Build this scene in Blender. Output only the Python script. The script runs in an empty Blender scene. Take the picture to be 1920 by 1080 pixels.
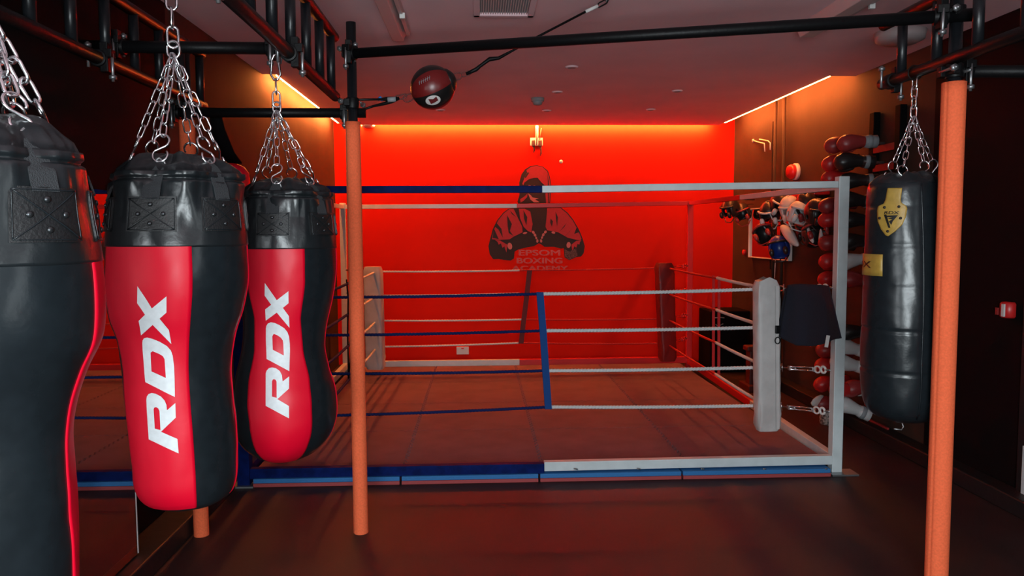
import bpy, bmesh, math, random
from mathutils import Vector, Matrix, noise
from mathutils.geometry import tessellate_polygon
random.seed(7)
PI = math.pi
SC = bpy.context.scene
COL = SC.collection
R_ = math.radians
# ------------------------------------------------------------------ camera
F = 1440.0; PITCH = R_(4.2); YAW = R_(2.4); ROLL = R_(.3); CH = 1.55
fw = Vector((math.sin(YAW)*math.cos(PITCH), math.cos(YAW)*math.cos(PITCH), -math.sin(PITCH)))
r0 = Vector((math.cos(YAW), -math.sin(YAW), 0)); u0 = r0.cross(fw)
rt = r0*math.cos(ROLL)-u0*math.sin(ROLL); up = u0*math.cos(ROLL)+r0*math.sin(ROLL)
CAMP = Vector((0, 0, CH))
def ray(px, py): return fw*F+rt*(px-960)+up*(540-py)
def P(px, py, Y): d = ray(px, py); return CAMP+d*(Y/d.y)
def G(px, py, z=0.): d = ray(px, py); return CAMP+d*((z-CH)/d.z)
def XP(px, py, x): d = ray(px, py); return CAMP+d*(x/d.x)
cd = bpy.data.cameras.new('camera'); cam = bpy.data.objects.new('camera', cd); COL.objects.link(cam)
cd.sensor_width = 36; cd.lens = F/1920*36; cd.clip_start = .05
M3 = Matrix((rt, up, -fw)).transposed()
cam.matrix_world = Matrix.Translation(CAMP) @ M3.to_4x4()
SC.camera = cam
# ------------------------------------------------------------------ materials
def mat(name, col, rough=.5, metal=0., bump=0., bscale=60., var=0., vscale=8., coat=0., spec=.5, col2=None, emit=None, es=1.):
    m = bpy.data.materials.new(name); m.use_nodes = True
    nt = m.node_tree; b = nt.nodes['Principled BSDF']
    b.inputs['Base Color'].default_value = (*col, 1); b.inputs['Roughness'].default_value = rough
    b.inputs['Metallic'].default_value = metal; b.inputs['Coat Weight'].default_value = coat
    b.inputs['Specular IOR Level'].default_value = spec
    tc = nt.nodes.new('ShaderNodeTexCoord')
    if var or col2:
        n = nt.nodes.new('ShaderNodeTexNoise'); n.inputs['Scale'].default_value = vscale; n.inputs['Detail'].default_value = 6
        nt.links.new(tc.outputs['Object'], n.inputs['Vector'])
        r = nt.nodes.new('ShaderNodeValToRGB')
        c2 = col2 or tuple(min(1, c*(1+var)) for c in col); c1 = tuple(c*(1-var) for c in col)
        r.color_ramp.elements[0].color = (*c1, 1); r.color_ramp.elements[0].position = .35
        r.color_ramp.elements[1].color = (*c2, 1); r.color_ramp.elements[1].position = .65
        nt.links.new(n.outputs['Fac'], r.inputs['Fac']); nt.links.new(r.outputs['Color'], b.inputs['Base Color'])
    if bump:
        n = nt.nodes.new('ShaderNodeTexNoise'); n.inputs['Scale'].default_value = bscale; n.inputs['Detail'].default_value = 8
        nt.links.new(tc.outputs['Object'], n.inputs['Vector'])
        bp = nt.nodes.new('ShaderNodeBump'); bp.inputs['Strength'].default_value = bump; bp.inputs['Distance'].default_value = .01
        nt.links.new(n.outputs['Fac'], bp.inputs['Height']); nt.links.new(bp.outputs['Normal'], b.inputs['Normal'])
    if emit:
        b.inputs['Emission Color'].default_value = (*emit, 1); b.inputs['Emission Strength'].default_value = es
    return m
LED = (1., .27, .055)
M = dict(
 floor=mat('black_rubber', (.030, .017, .017), .55, spec=.25, bump=.12, bscale=220, var=.12, vscale=3),
 ceil=mat('ceiling_paint', (.84, .56, .59), .9, spec=.1, bump=.05, bscale=3, var=.04, vscale=2),
 redwall=mat('red_paint', (.72, .014, .005), .75, spec=.08, bump=.04, bscale=20, var=.03, vscale=1.5),
 dark=mat('dark_wall_paint', (.046, .030, .024), .75, spec=.08, bump=.08, bscale=14, var=.12, vscale=2),
 black=mat('black_paint_and_falloff', (.004, .004, .0045), .8, bump=.05, bscale=14, spec=.06),
 ledge=mat('black_ledge', (.010, .010, .011), .5, bump=.3, bscale=12, spec=.3),
 vinyl=mat('black_vinyl', (.010, .014, .017), .27, spec=.38, bump=.10, bscale=26, var=.1, vscale=30),
 capv=mat('black_cap_vinyl', (.010, .013, .015), .30, bump=.22, bscale=16),
 redv=mat('red_vinyl', (.72, .001, .022), .42, spec=.3, bump=.05, bscale=24),
 web=mat('black_webbing', (.030, .034, .038), .85, bump=.6, bscale=420),
 patch=mat('black_patch', (.006, .007, .008), .5, bump=.2, bscale=200),
 white=mat('white_print', (.72, .77, .79), .5, var=.05, vscale=60),
 chrome=mat('zinc_chain', (.78, .80, .82), .20, metal=1.),
 steel=mat('dull_steel', (.35, .36, .37), .4, metal=.9),
 rivet=mat('dark_rivet', (.06, .065, .07), .3, metal=.8),
 tube=mat('black_tube', (.004, .004, .0045), .45, spec=.18, bump=.1, bscale=70),
 rung=mat('black_rung', (.008, .009, .011), .33, spec=.4, bump=.06, bscale=70),
 foam=mat('orange_foam', (.90, .155, .06), .85, spec=.15, bump=.10, bscale=200, var=.07, vscale=120),
 ringw=mat('white_frame_paint', (.60, .66, .67), .35, bump=.05, bscale=60, var=.05, vscale=14),
 ringb=mat('blue_frame_paint', (.002, .010, .085), .55, spec=.06, bump=.05, bscale=60, var=.25, vscale=20),
 ringr=mat('red_frame_paint', (.60, .010, .012), .4, bump=.05, bscale=60),
 ropew=mat('white_rope', (.66, .68, .68), .75, bump=.3, bscale=300),
 ropeb=mat('blue_rope', (.003, .014, .10), .7, spec=.2, bump=.3, bscale=300),
 roper=mat('red_rope', (.55, .010, .012), .6, bump=.3, bscale=300),
 spb=mat('blue_strap', (.008, .06, .24), .7, spec=.2, bump=.3, bscale=300),
 spr=mat('dark_red_strap', (.13, .006, .008), .6, bump=.3, bscale=300),
 padw=mat('white_pad_vinyl', (.52, .50, .49), .5, bump=.35, bscale=14, var=.08, vscale=9),
 padr=mat('red_pad_vinyl', (.20, .006, .006), .5, bump=.3, bscale=14),
 padb=mat('blue_pad_vinyl', (.006, .030, .16), .5, bump=.3, bscale=14),
 mat=mat('grey_mat', (.15, .088, .11), .8, spec=.2, bump=.25, bscale=180, var=.10, vscale=5),
 matblue=mat('blue_mat_layer', (.020, .16, .42), .7, bump=.2, bscale=160),
 matred=mat('red_mat_layer', (.36, .05, .055), .7, bump=.2, bscale=160),
 mirror=mat('mirror_glass', (.62, .60, .60), .02, metal=1.),
 edge=mat('mirror_edge', (.75, .78, .80), .2),
 led=mat('led_strip', (.9, .6, .5), .4, emit=LED, es=230),
 ledl=mat('led_strip_left', (.9, .6, .5), .4, emit=LED, es=360),
 ledb=mat('led_strip_rear', (.9, .6, .5), .4, emit=LED, es=530),
 navy=mat('navy_cloth', (.006, .008, .020), .9, bump=.3, bscale=40),
 gold=mat('gold_leather', (.40, .25, .045), .45, bump=.1, bscale=90, var=.12, vscale=30),
 ink=mat('black_print', (.006, .006, .006), .5),
 gblack=mat('black_glove_leather', (.020, .016, .016), .35, bump=.15, bscale=30),
 gred=mat('red_glove_leather', (.52, .02, .02), .35, bump=.15, bscale=30),
 gwhite=mat('white_glove_leather', (.62, .62, .62), .42, bump=.2, bscale=30),
 gdred=mat('dark_red_glove_leather', (.30, .03, .03), .38, bump=.15, bscale=30),
 ggrey=mat('grey_cuff', (.26, .28, .30), .6),
 gblue=mat('blue_leather', (.012, .035, .22), .35, bump=.15, bscale=30),
 wplast=mat('white_plastic', (.70, .68, .66), .45),
 brown=mat('brown_plug', (.11, .045, .03), .5),
 ballb=mat('ball_black', (.010, .009, .009), .33, bump=.05, bscale=40),
 ballr=mat('ball_red', (.16, .010, .010), .33, bump=.05, bscale=40),
 redplast=mat('red_plastic', (.62, .02, .02), .35),
 fluo=mat('light_housing', (.52, .42, .42), .45),
 mink=mat('mural_black', (.016, .007, .007), .7),
 mred=mat('mural_cloth', (.40, .012, .018), .65, var=.06, vscale=40),
 mskin=mat('mural_pale', (.50, .15, .14), .65),
 mgrey=mat('mural_scuff', (.10, .055, .055), .8, var=.6, vscale=120),
 mtext=mat('mural_lettering', (.55, .09, .09), .6, var=.12, vscale=60),
 bluetape=mat('blue_tape', (.02, .16, .50), .6),
 paper=mat('white_paper', (.65, .62, .60), .8),
 cup=mat('patterned_cup', (.03, .03, .03), .5, col2=(.6, .5, .45), var=.2, vscale=60),
 bred=mat('deep_red_metal', (.10, .012, .010), .5),
 foamend=mat('foam_core', (.5, .1, .04), .9),
 mirrormat=mat('board_face', (.50, .045, .04), .35),
)
# ------------------------------------------------------------------ mesh builder
class MB:
    def __init__(s): s.v = []; s.f = []; s.m = []; s.sm = []
    def add(s, vs, fs, mi=0, smooth=True):
        o = len(s.v); s.v += [Vector(v) for v in vs]
        for f in fs: s.f.append(tuple(i+o for i in f)); s.m.append(mi); s.sm.append(smooth)
        return s
    def box(s, c, d, rot=None, mi=0):
        c = Vector(c); h = Vector(d)/2
        vs = [Vector((x*h.x, y*h.y, z*h.z)) for x in (-1, 1) for y in (-1, 1) for z in (-1, 1)]
        if rot: vs = [rot @ v for v in vs]
        return s.add([c+v for v in vs], [(0, 1, 3, 2), (4, 6, 7, 5), (0, 4, 5, 1), (2, 3, 7, 6), (0, 2, 6, 4), (1, 5, 7, 3)], mi, False)
    def bar(s, a, b, w, h, mi=0):
        a = Vector(a); b = Vector(b); d = (b-a); L = d.length; y = d.normalized()
        z = Vector((0, 0, 1)) if abs(y.z) < .9 else Vector((0, 1, 0))
        x = y.cross(z).normalized(); z = x.cross(y)
        return s.box((a+b)/2, (w, L, h), Matrix((x, y, z)).transposed(), mi)
    def tube(s, pts, r, n=12, closed=False, caps=True, mi=0, rs=None):
        pts = [Vector(p) for p in pts]; N = len(pts); T = []
        for i in range(N):
            if closed: t = pts[(i+1) % N]-pts[i-1]
            else: t = pts[min(i+1, N-1)]-pts[max(i-1, 0)]
            T.append(t.normalized())
        a = Vector((0, 0, 1)) if abs(T[0].z) < .9 else Vector((1, 0, 0))
        u = T[0].cross(a).normalized(); vs = []
        for i in range(N):
            u = (u-T[i]*u.dot(T[i])).normalized(); w = T[i].cross(u)
            rr = rs[i] if rs else r
            for k in range(n):
                q = 2*PI*k/n; vs.append(pts[i]+(u*math.cos(q)+w*math.sin(q))*rr)
        fs = []
        for i in range(N if closed else N-1):
            j = (i+1) % N
            for k in range(n): fs.append((i*n+k, i*n+(k+1) % n, j*n+(k+1) % n, j*n+k))
        if caps and not closed: fs.append(tuple(range(n-1, -1, -1))); fs.append(tuple((N-1)*n+k for k in range(n)))
        return s.add(vs, fs, mi)
    def lathe(s, c, prof, n=32, axis=(0, 0, 1), mi=0):
        c = Vector(c); ax = Vector(axis).normalized()
        a = Vector((1, 0, 0)) if abs(ax.x) < .9 else Vector((0, 1, 0))
        u = ax.cross(a).normalized(); w = ax.cross(u); vs = []; fs = []
        for (r, z) in prof:
            for k in range(n): q = 2*PI*k/n; vs.append(c+ax*z+(u*math.cos(q)+w*math.sin(q))*max(r, 1e-4))
        for i in range(len(prof)-1):
            for k in range(n): fs.append((i*n+k, i*n+(k+1) % n, (i+1)*n+(k+1) % n, (i+1)*n+k))
        fs.append(tuple(range(n-1, -1, -1))); fs.append(tuple((len(prof)-1)*n+k for k in range(n)))
        return s.add(vs, fs, mi)
    def grid(s, rows, mi=0, closed=False):
        n = len(rows[0]); vs = [v for r in rows for v in r]; fs = []
        for i in range(len(rows)-1):
            for k in range(n if closed else n-1):
                fs.append((i*n+k, i*n+(k+1) % n, (i+1)*n+(k+1) % n, (i+1)*n+k))
        return s.add(vs, fs, mi)
    def prism(s, poly, off, mi=0):
        """poly: list of 3-D points; off: extrusion vector"""
        n = len(poly); a = [Vector(p) for p in poly]; b = [p+Vector(off) for p in a]
        fs = [tuple(range(n)), tuple(range(2*n-1, n-1, -1))]+[(i, (i+1) % n, n+(i+1) % n, n+i) for i in range(n)]
        return s.add(a+b, fs, mi, False)
    def build(s, name, mats, parent=None, bevel=0., sub=0, fix=True, solid=0.):
        me = bpy.data.meshes.new(name); o = bpy.data.objects.new(name, me); COL.objects.link(o)
        org = Vector((0, 0, 0))
        if parent is not None:
            root = parent
            while root.parent: root = root.parent
            org = Vector(root['_o']) if '_o' in root else Vector(root.location)
            o.parent = parent
        else:
            mn = Vector([min(v[i] for v in s.v) for i in range(3)]); mx = Vector([max(v[i] for v in s.v) for i in range(3)])
            org = Vector(((mn.x+mx.x)/2, (mn.y+mx.y)/2, mn.z)); o.location = org
        me.from_pydata([v-org for v in s.v], [], s.f)
        if not isinstance(mats, (list, tuple)): mats = [mats]
        for m in mats: me.materials.append(m)
        for p, mi, sm in zip(me.polygons, s.m, s.sm): p.material_index = mi; p.use_smooth = sm
        if fix:
            bm = bmesh.new(); bm.from_mesh(me); bmesh.ops.recalc_face_normals(bm, faces=bm.faces); bm.to_mesh(me); bm.free()
        if bevel:
            bv = o.modifiers.new('bevel', 'BEVEL'); bv.width = bevel; bv.segments = 2; bv.limit_method = 'ANGLE'
        if solid:
            sd = o.modifiers.new('solid', 'SOLIDIFY'); sd.thickness = solid; sd.offset = 0
        if sub:
            sb = o.modifiers.new('sub', 'SUBSURF'); sb.levels = sub; sb.render_levels = sub
        return o
def thing(name, loc, label, cat, group=None):
    o = bpy.data.objects.new(name, None); COL.objects.link(o); o.location = loc; o.empty_display_size = .1
    o['label'] = label; o['category'] = cat
    if group: o['group'] = group
    return o
def tag(o, label, cat, group=None):
    o['label'] = label; o['category'] = cat
    if group: o['group'] = group
    return o
def struct(o): o['kind'] = 'structure'; return o
def V(*a): return Vector(a)
# ------------------------------------------------------------------ room
XL, XR, YB, ZC, YF = -1.66, 3.0, 9.0, 2.77, -1.6
struct(MB().box(((XL+XR)/2, (YF+YB)/2, -.05), (XR-XL+.4, YB-YF+.4, .1)).build('floor', M['floor']))
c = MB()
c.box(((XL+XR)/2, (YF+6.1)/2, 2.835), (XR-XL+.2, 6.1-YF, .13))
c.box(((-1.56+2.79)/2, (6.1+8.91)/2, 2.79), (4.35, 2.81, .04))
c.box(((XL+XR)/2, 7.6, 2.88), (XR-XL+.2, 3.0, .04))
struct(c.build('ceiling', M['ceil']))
struct(MB().box(((XL+XR)/2, YB+.05, 1.43), (XR-XL+.2, .1, 2.9)).build('wall_back', M['redwall']))
wl = MB(); wl.box((XL-.05, (4.25+YB)/2, 1.43), (.1, YB-4.25, 2.9)); wl.box((XL-.05, (YF+4.25)/2, 1.43), (.1, 4.25-YF, 2.9), mi=1)
struct(wl.build('wall_left', [M['dark'], M['black']]))
wr = MB(); wr.box((XR+.05, (5.0+YB)/2, 1.43), (.1, YB-5.0, 2.9)); wr.box((XR+.05, (YF+5.0)/2, 1.43), (.1, 5.0-YF, 2.9), mi=1)  # near stretch coloured black to stand in for light falling off
struct(wr.build('wall_right', [M['dark'], M['black']]))
struct(MB().box((XL+.085, (YF+4.62)/2, .05), (.17, 4.62-YF, .10)).build('baseboard_left', M['ledge'], bevel=.008))
struct(MB().box((XR-.06, (YF+8.1)/2, .05), (.12, 8.1-YF, .10)).build('baseboard_right', M['ledge'], bevel=.008))
# pale door edge at the far right
dr = MB(); dr.box((XR-.012, 4.02, 1.0), (.024, .10, 2.0)); struct(dr.build('door_1', M['ledge'], bevel=.004))
p1 = XP(1918, 835, XR-.03); p2 = XP(1918, 972, XR-.03)
struct(MB().box((XR-.03, p1.y-.03, (p1.z+p2.z)/2), (.012, .05, p1.z-p2.z)).build('trim_1', M['ringw'], bevel=.002))
# mirror on the left wall
mr = thing('wall_mirror', (-1.58, 1.4, .11), 'tall frameless wall mirror on the black left wall reflecting the ring', 'mirror')
MB().box((-1.585, 1.33, .92), (.05, 4.22, 1.62)).build('backing_board', M['black'], mr)
MB().box((-1.556, 1.33, .92), (.006, 4.22, 1.62)).build('mirror_glass', M['mirror'], mr)
MB().box((-1.5565, 3.444, .92), (.009, .008, 1.62)).build('polished_edge', M['edge'], mr)
# LED strips
def led(name, c, d, label, mk):
    return tag(MB().box(c, d).build(name, M[mk]), label, 'light strip', 'glowing strips in the ceiling slots')
led('led_strip', (-1.567, 7.46, 2.779), (.012, 2.6, .020), 'glowing orange light strip along the left ceiling edge', 'ledl')
led('led_strip', (2.797, 7.42, 2.779), (.012, 2.62, .020), 'glowing orange light strip along the right ceiling edge', 'led')
led('led_strip', (.62, 8.917, 2.788), (4.15, .010, .026), 'hidden orange light strip washing the top of the red rear wall', 'ledb')
# air vent
vt = thing('air_vent', (.13, 4.0, ZC), 'square white slatted air vent in the near ceiling', 'vent')
a = G(1000, 26, ZC); b = G(888, 26, ZC); vx0, vx1 = b.x, a.x; vy1 = (a.y+b.y)/2; vy0 = vy1-.55
fr = MB(); w = .035
for (x0, x1, y0, y1) in ((vx0, vx1, vy1-w, vy1), (vx0, vx1, vy0, vy0+w), (vx0, vx0+w, vy0, vy1), (vx1-w, vx1, vy0, vy1)):
    fr.box(((x0+x1)/2, (y0+y1)/2, ZC-.010), (x1-x0, y1-y0, .02))
fr.build('frame', M['ceil'], vt, bevel=.003)
MB().box(((vx0+vx1)/2, (vy0+vy1)/2, ZC-.002), (vx1-vx0-.03, vy1-vy0-.03, .003)).build('backing', M['ggrey'], vt)
sl = MB(); n = 20
for i in range(n):
    x = vx0+w+(vx1-vx0-2*w)*(i+.5)/n
    sl.box((x, (vy0+vy1)/2, ZC-.008), (.004, vy1-vy0-2*w, .012))
sl.build('slats', M['wplast'], vt)
# fluorescent fittings
def fluoro(x0, x1, y0, y1, label, batten):
    t = thing('strip_light', ((x0+x1)/2, (y0+y1)/2, ZC), label, 'ceiling light', 'unlit batten lights on the ceiling')
    L = y1-y0; xc = (x0+x1)/2; wd = x1-x0
    h = MB(); h.prism([(xc-wd/2, y0, ZC), (xc-wd*.30, y0, ZC-.065), (xc+wd*.30, y0, ZC-.065), (xc+wd/2, y0, ZC)], (0, L, 0))
    h.build('housing', M['fluo'], t, bevel=.004)
    MB().box((xc+wd/2+.012, (y0+y1)/2-.03, ZC-.022), (.022, L-.06, .044)).build('gear_tray', M['fluo'], t, bevel=.003)
    cl = MB()
    for q in batten: cl.box((xc+wd/2+.02, q, ZC-.05), (.03, .02, .03))
    cl.build('clip', M['wplast'], t, bevel=.002)
    return t
a = G(745, 76, ZC-.06); fluoro(a.x-.05, a.x+.06, a.y-1.5, a.y, 'white batten strip light on the ceiling left of the air vent', (a.y-.5,))
a = G(1512, 69, ZC-.06); fluoro(a.x-.07, a.x+.07, a.y-1.5, a.y, 'white batten strip light on the ceiling at the right above the black cross tube', (a.y-.6,))
dl_names = {0: 'right behind the red and black ball', 1: 'nearest the camera in the middle of the ceiling', 2: 'just behind and left of the middle one', 3: 'at the right of the red lit ceiling',
            4: 'under the red and black ball toward the rear wall', 5: 'beside the smoke detector near the rear wall', 6: 'at the right near the rear wall'}
for i, (px, py) in enumerate(((808, 127), (1072, 125), (1045, 172), (1270, 170), (826, 206), (1025, 207), (1220, 205))):
    g = G(px, py, ZC)
    t = thing('downlight', (g.x, g.y, ZC), 'small round unlit recessed downlight '+dl_names[i], 'downlight', 'round downlights in the ceiling')
    MB().lathe((g.x, g.y, ZC-.012), [(.030, .004), (.034, 0), (.046, .002), (.050, .012)], 24).build('bezel', M['ceil'], t)
    MB().lathe((g.x, g.y, ZC-.010), [(.030, 0), (.030, .010)], 24).build('lamp_face', M['ggrey'], t)
g = G(1008, 184, ZC)
t = thing('smoke_detector', (g.x, g.y, ZC), 'small domed smoke detector on the ceiling in front of the wall sockets', 'smoke detector')
MB().lathe((g.x, g.y, ZC-.03), [(.060, 0), (.062, .03)], 24).build('base', M['ggrey'], t)
MB().lathe((g.x, g.y, ZC-.065), [(.012, 0), (.036, .004), (.044, .02), (.052, .036)], 24).build('dome', M['ggrey'], t)
g = G(690, 235, ZC)
tag(MB().lathe((g.x, g.y, ZC-.03), [(.03, 0), (.07, .008), (.08, .03)], 24).build('smoke_detector', M['fluo']), 'flat round detector on the ceiling beside the left orange post', 'smoke detector')
g = G(1688, 60, ZC)
tag(MB().lathe((g.x, g.y, ZC-.07), [(.10, 0), (.14, .02), (.15, .07)], 32).build('bulkhead_lamp', M['fluo']), 'round pale bulkhead lamp on the ceiling behind the right ladder beam', 'lamp')
# ------------------------------------------------------------------ things on the rear wall
YW = YB-.001
def wb(x0, y0, x1, y1, th, Y=YB):           # box on the rear wall from two photo corners
    a = P(x0, y0, Y); b = P(x1, y1, Y); return ((a+b)/2-V(0, th/2, 0), (abs(b.x-a.x), th, abs(a.z-b.z)))
t = thing('wall_socket', P(867, 657, YB), 'white double socket low on the red rear wall', 'socket')
MB().box(*wb(856, 650, 879, 664, .012)).build('plate', M['wplast'], t, bevel=.002)
MB().box(*wb(865, 652, 870, 654, .018)).build('switch', M['redplast'], t)
t = thing('wall_socket', P(1005, 266, YB), 'white double socket high on the rear wall with two brown plugs in it', 'socket')
MB().box(*wb(994, 258.5, 1017.5, 273, .014)).build('plate', M['wplast'], t, bevel=.002)
MB().box(*wb(1004, 236, 1009, 258.5, .03)).build('conduit', M['wplast'], t, bevel=.002)
for (x0, x1, ye) in ((996.5, 1003, 286), (1009, 1016, 292)):
    pl = MB().box(*wb(x0, 264, x1, 275, .045)).build('plug', M['brown'], t, bevel=.004)
    p = P((x0+x1)/2, 275, YB-.03); q = P((x0+x1)/2+1, ye, YB-.012)
    MB().tube([p, (p+q)/2+V(.006, -.01, 0), q, q+V(.01, 0, .02), P((x0+x1)/2+2, 262, YB-.03)], .006, 8).build('cable', M['brown'], pl)
cb = MB().tube([P(1015, 240, YB-.02), P(1013, 252, YB-.02), P(1012, 262, YB-.03)], .005, 8)
cb.tube([P(1006.5, 240, YB-.035), P(1006.5, 256, YB-.035), P(1006, 272, YB-.035)], .005, 8)
cb.build('lead', M['brown'], t)
tag(MB().lathe(P(1052, 303, YB), [(.022, 0), (.02, .012), (.008, .016)], 12, axis=(0, -1, 0)).build('wall_plug', M['paper']), 'tiny pale plaster nub on the red rear wall right of the hooded mural', 'wall plug')
# mural
def flat(polys, Y, sc=3.857, ox=860, oy=280):
    mb = MB()
    for pl in polys:
        pts = [P(ox+x/sc, oy+y/sc, Y) for x, y in pl]
        tr = tessellate_polygon([pts]); mb.add(pts, [tuple(t) for t in tr], 0, False)
    return mb
def ell(cx, cy, a, b, rot=0, n=14):
    return [(cx+a*math.cos(q)*math.cos(rot)-b*math.sin(q)*math.sin(rot), cy+a*math.cos(q)*math.sin(rot)+b*math.sin(q)*math.cos(rot)) for q in [2*PI*i/n for i in range(n)]]
mu = thing('wall_mural', P(1007, 400, YB), 'painted hooded boxer with fists together above the words on the red rear wall', 'mural')
base = [(430,388),(424,380),(440,330),(438,240),(455,180),(480,145),(520,120),(565,115),(610,125),(645,155),(660,200),(668,260),(665,330),(660,420),(740,420),(790,460),(830,510),(870,580),(895,640),(912,700),(905,750),(885,775),(850,780),(800,802),(765,780),(760,715),(740,718),(690,705),(620,705),(600,690),(580,680),(545,700),(490,710),(430,725),(405,740),(400,790),(375,805),(330,800),(290,793),(250,795),(225,760),(215,700),(230,640),(245,580),(280,510),(320,460),(360,430),(425,422)]
flat([base], YB-.0015).build('dark_figure', M['mink'], mu, fix=False)
cloth = [[(490,150),(525,125),(565,119),(608,129),(640,160),(655,205),(663,260),(660,330),(655,415),(635,415),(628,330),(628,265),(600,240),(570,205),(545,207),(510,215),(475,240),(468,260),(460,250),(478,200),(495,170)],
 [(448,385),(445,360),(470,345),(488,330),(498,318),(495,345),(470,372)],
 [(365,432),(398,430),(430,500),(460,560),(462,600),(400,630),(370,650),(290,655),(240,650),(252,590),(285,515),(325,464)],
 [(435,430),(478,430),(518,450),(535,540),(525,600),(500,590),(470,560),(445,500)],
 [(640,425),(735,424),(785,465),(825,515),(863,585),(888,645),(880,660),(790,640),(720,600),(640,585),(628,560),(635,500)],
 [(262,655),(300,660),(352,690),(345,745),(330,700),(318,712),(305,680),(290,690),(280,668)],
 [(888,660),(850,662),(815,690),(822,740),(838,700),(850,712),(860,682),(872,690),(878,668)]]
for q_ in cloth: flat([q_], YB-.003).build('hoodie_cloth', M['mred'], mu, fix=False)
slash = [[(350,475),(385,540),(370,590),(395,625),(362,605),(355,560)], [(272,530),(310,575),(320,640),(288,580),(262,560)], [(370,440),(418,492),(385,468)], [(468,440),(496,490),(490,552),(473,500)],
 [(700,450),(718,490),(712,560),(703,500)], [(665,500),(682,520),(675,560),(662,530)], [(783,530),(745,575),(728,595),(765,560)], [(825,565),(790,610),(760,632),(800,600)], [(500,165),(478,200),(484,210),(510,170)], [(640,170),(652,230),(655,400),(648,400),(645,230)], [(255,570),(290,650),(245,640)], [(855,560),(870,600),(835,612)]]
for q_ in slash: flat([q_], YB-.0045).build('fold_stroke', M['mink'], mu, fix=False)
skin = [[(502,318),(520,330),(535,348),(580,355),(552,362),(585,382),(545,384),(518,362)], [(505,258),(522,260),(520,266),(506,264)], [(538,260),(555,262),(552,267)]]
for e in ((540,600,9,12,-.6), (552,620,9,12,-.4), (561,641,7,10,-.3), (569,663,8,13,.1), (627,598,9,12,.6), (612,618,9,12,.4), (603,638,7,10,.3), (596,662,8,13,-.1), (480,605,16,7,-.2), (685,602,14,8,.2), (370,700,17,25,-.2), (795,692,15,22,.1)):
    skin.append(ell(*e))
for q_ in skin: flat([q_], YB-.0045).build('skin_shape', M['mskin'], mu, fix=False)
flat([[(765,720),(800,740),(850,715),(860,770),(800,800),(768,775)]], YB-.004).build('scuffed_patch', M['mgrey'], mu, fix=False)
def text_mesh(s, off=.0):
    cu = bpy.data.curves.new('t', 'FONT'); cu.body = s; cu.offset = off; cu.resolution_u = 4
    o = bpy.data.objects.new('t', cu); COL.objects.link(o); dg = bpy.context.evaluated_depsgraph_get()
    me = bpy.data.meshes.new_from_object(o.evaluated_get(dg)); vs = [v.co.copy() for v in me.vertices]; fs = [tuple(p.vertices) for p in me.polygons]
    bpy.data.objects.remove(o); bpy.data.meshes.remove(me)
    x0 = min(v.x for v in vs); x1 = max(v.x for v in vs); y0 = min(v.y for v in vs); y1 = max(v.y for v in vs)
    return [((v.x-x0)/(x1-x0), (v.y-y0)/(y1-y0)) for v in vs], fs
for s, x0, x1, y0, y1 in (('EPSOM', 437, 732, 728, 768), ('BOXING', 422, 748, 785, 825), ('ACADEMY', 387, 788, 843, 876)):
    vs, fs = text_mesh(s, 0)
    mb = MB()
    for k_, (ox_, oy_) in enumerate(((-3, -1), (-1, 1), (1, -1), (3, 1))):   # heavier strokes
        mb.add([P(860+ox_+0*u+(x0+(x1-x0)*u)/3.857-ox_*.74, 280+oy_*.26+(y1+(y0-y1)*v)/3.857, YB-.003-.0002*k_) for u, v in vs], fs, 0, False)
    mb.build('lettering', M['mtext'], mu, fix=False)
# ------------------------------------------------------------------ boxing ring
NR = V(2.266, 4.74, 0); NL = V(-1.455, 4.70, 0); BR = V(2.36, 8.55, 0); BL = V(-1.49, 8.5, 0)
ring = thing('boxing_ring', (.4, 6.6, 0), 'free-standing floor boxing ring with blue, white and red square frame and ropes', 'boxing ring')
ztop = 1.845
def post(p, mk, w, ht):
    MB().box((p.x, p.y, ht/2), (w, w, ht)).build('corner_post', M[mk], ring, bevel=.004)
pw = .062
post(NR, 'ringw', .066, P(1577, 331, 4.74).z); post(NL, 'ringb', .075, 1.86); post(BR, 'ringr', pw, 1.87); post(BL, 'ringw', pw, 1.87)
MB().box((NR.x+.03, NR.y-.03, .005), (.17, .12, .01)).build('base_plate', M['steel'], ring)
MB().box((NL.x, NL.y, .005), (.13, .13, .01)).build('base_plate', M['steel'], ring)
def rail(name, a, b, za, zb, mk, w, h):
    MB().bar((a.x, a.y, za), (b.x, b.y, zb), w, h).build(name, M[mk], ring, bevel=.003)
mz = lambda px, py, Y: P(px, py, Y).z
m0 = P(1016, 355, 4.72)
rail('top_rail', V(NL.x, NL.y, 0), V(m0.x, m0.y, 0), mz(470, 356, 4.7), m0.z, 'ringb', .04, .042)
rail('top_rail', V(m0.x, m0.y, 0), V(NR.x-.033, NR.y, 0), m0.z, mz(1560, 346, 4.74), 'ringw', .04, .042)
m1 = P(969, 386, 8.52); zr = mz(1290, 381, 8.55); zl = mz(650, 388, 8.5)
rail('top_rail', BL, V(m1.x, m1.y, 0), zl, m1.z, 'ringw', .04, .046); rail('top_rail', V(m1.x, m1.y, 0), BR, m1.z, zr, 'ringr', .04, .046)
mid = NR.lerp(BR, .52); za = mz(1560, 349, 4.74)
zm = za+(zr-za)*.52
rail('top_rail', NR+V(0, .033, 0), mid, za, zm, 'ringw', .04, .042); rail('top_rail', mid, BR, zm, zr, 'ringr', .04, .042)
mid = NL.lerp(BL, .5)
rail('top_rail', NL, mid, mz(470, 356, 4.7), (mz(470, 356, 4.7)+zl)/2, 'ringb', .04, .042); rail('top_rail', mid, BL, (mz(470, 356, 4.7)+zl)/2, zl, 'ringw', .04, .042)
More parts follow.
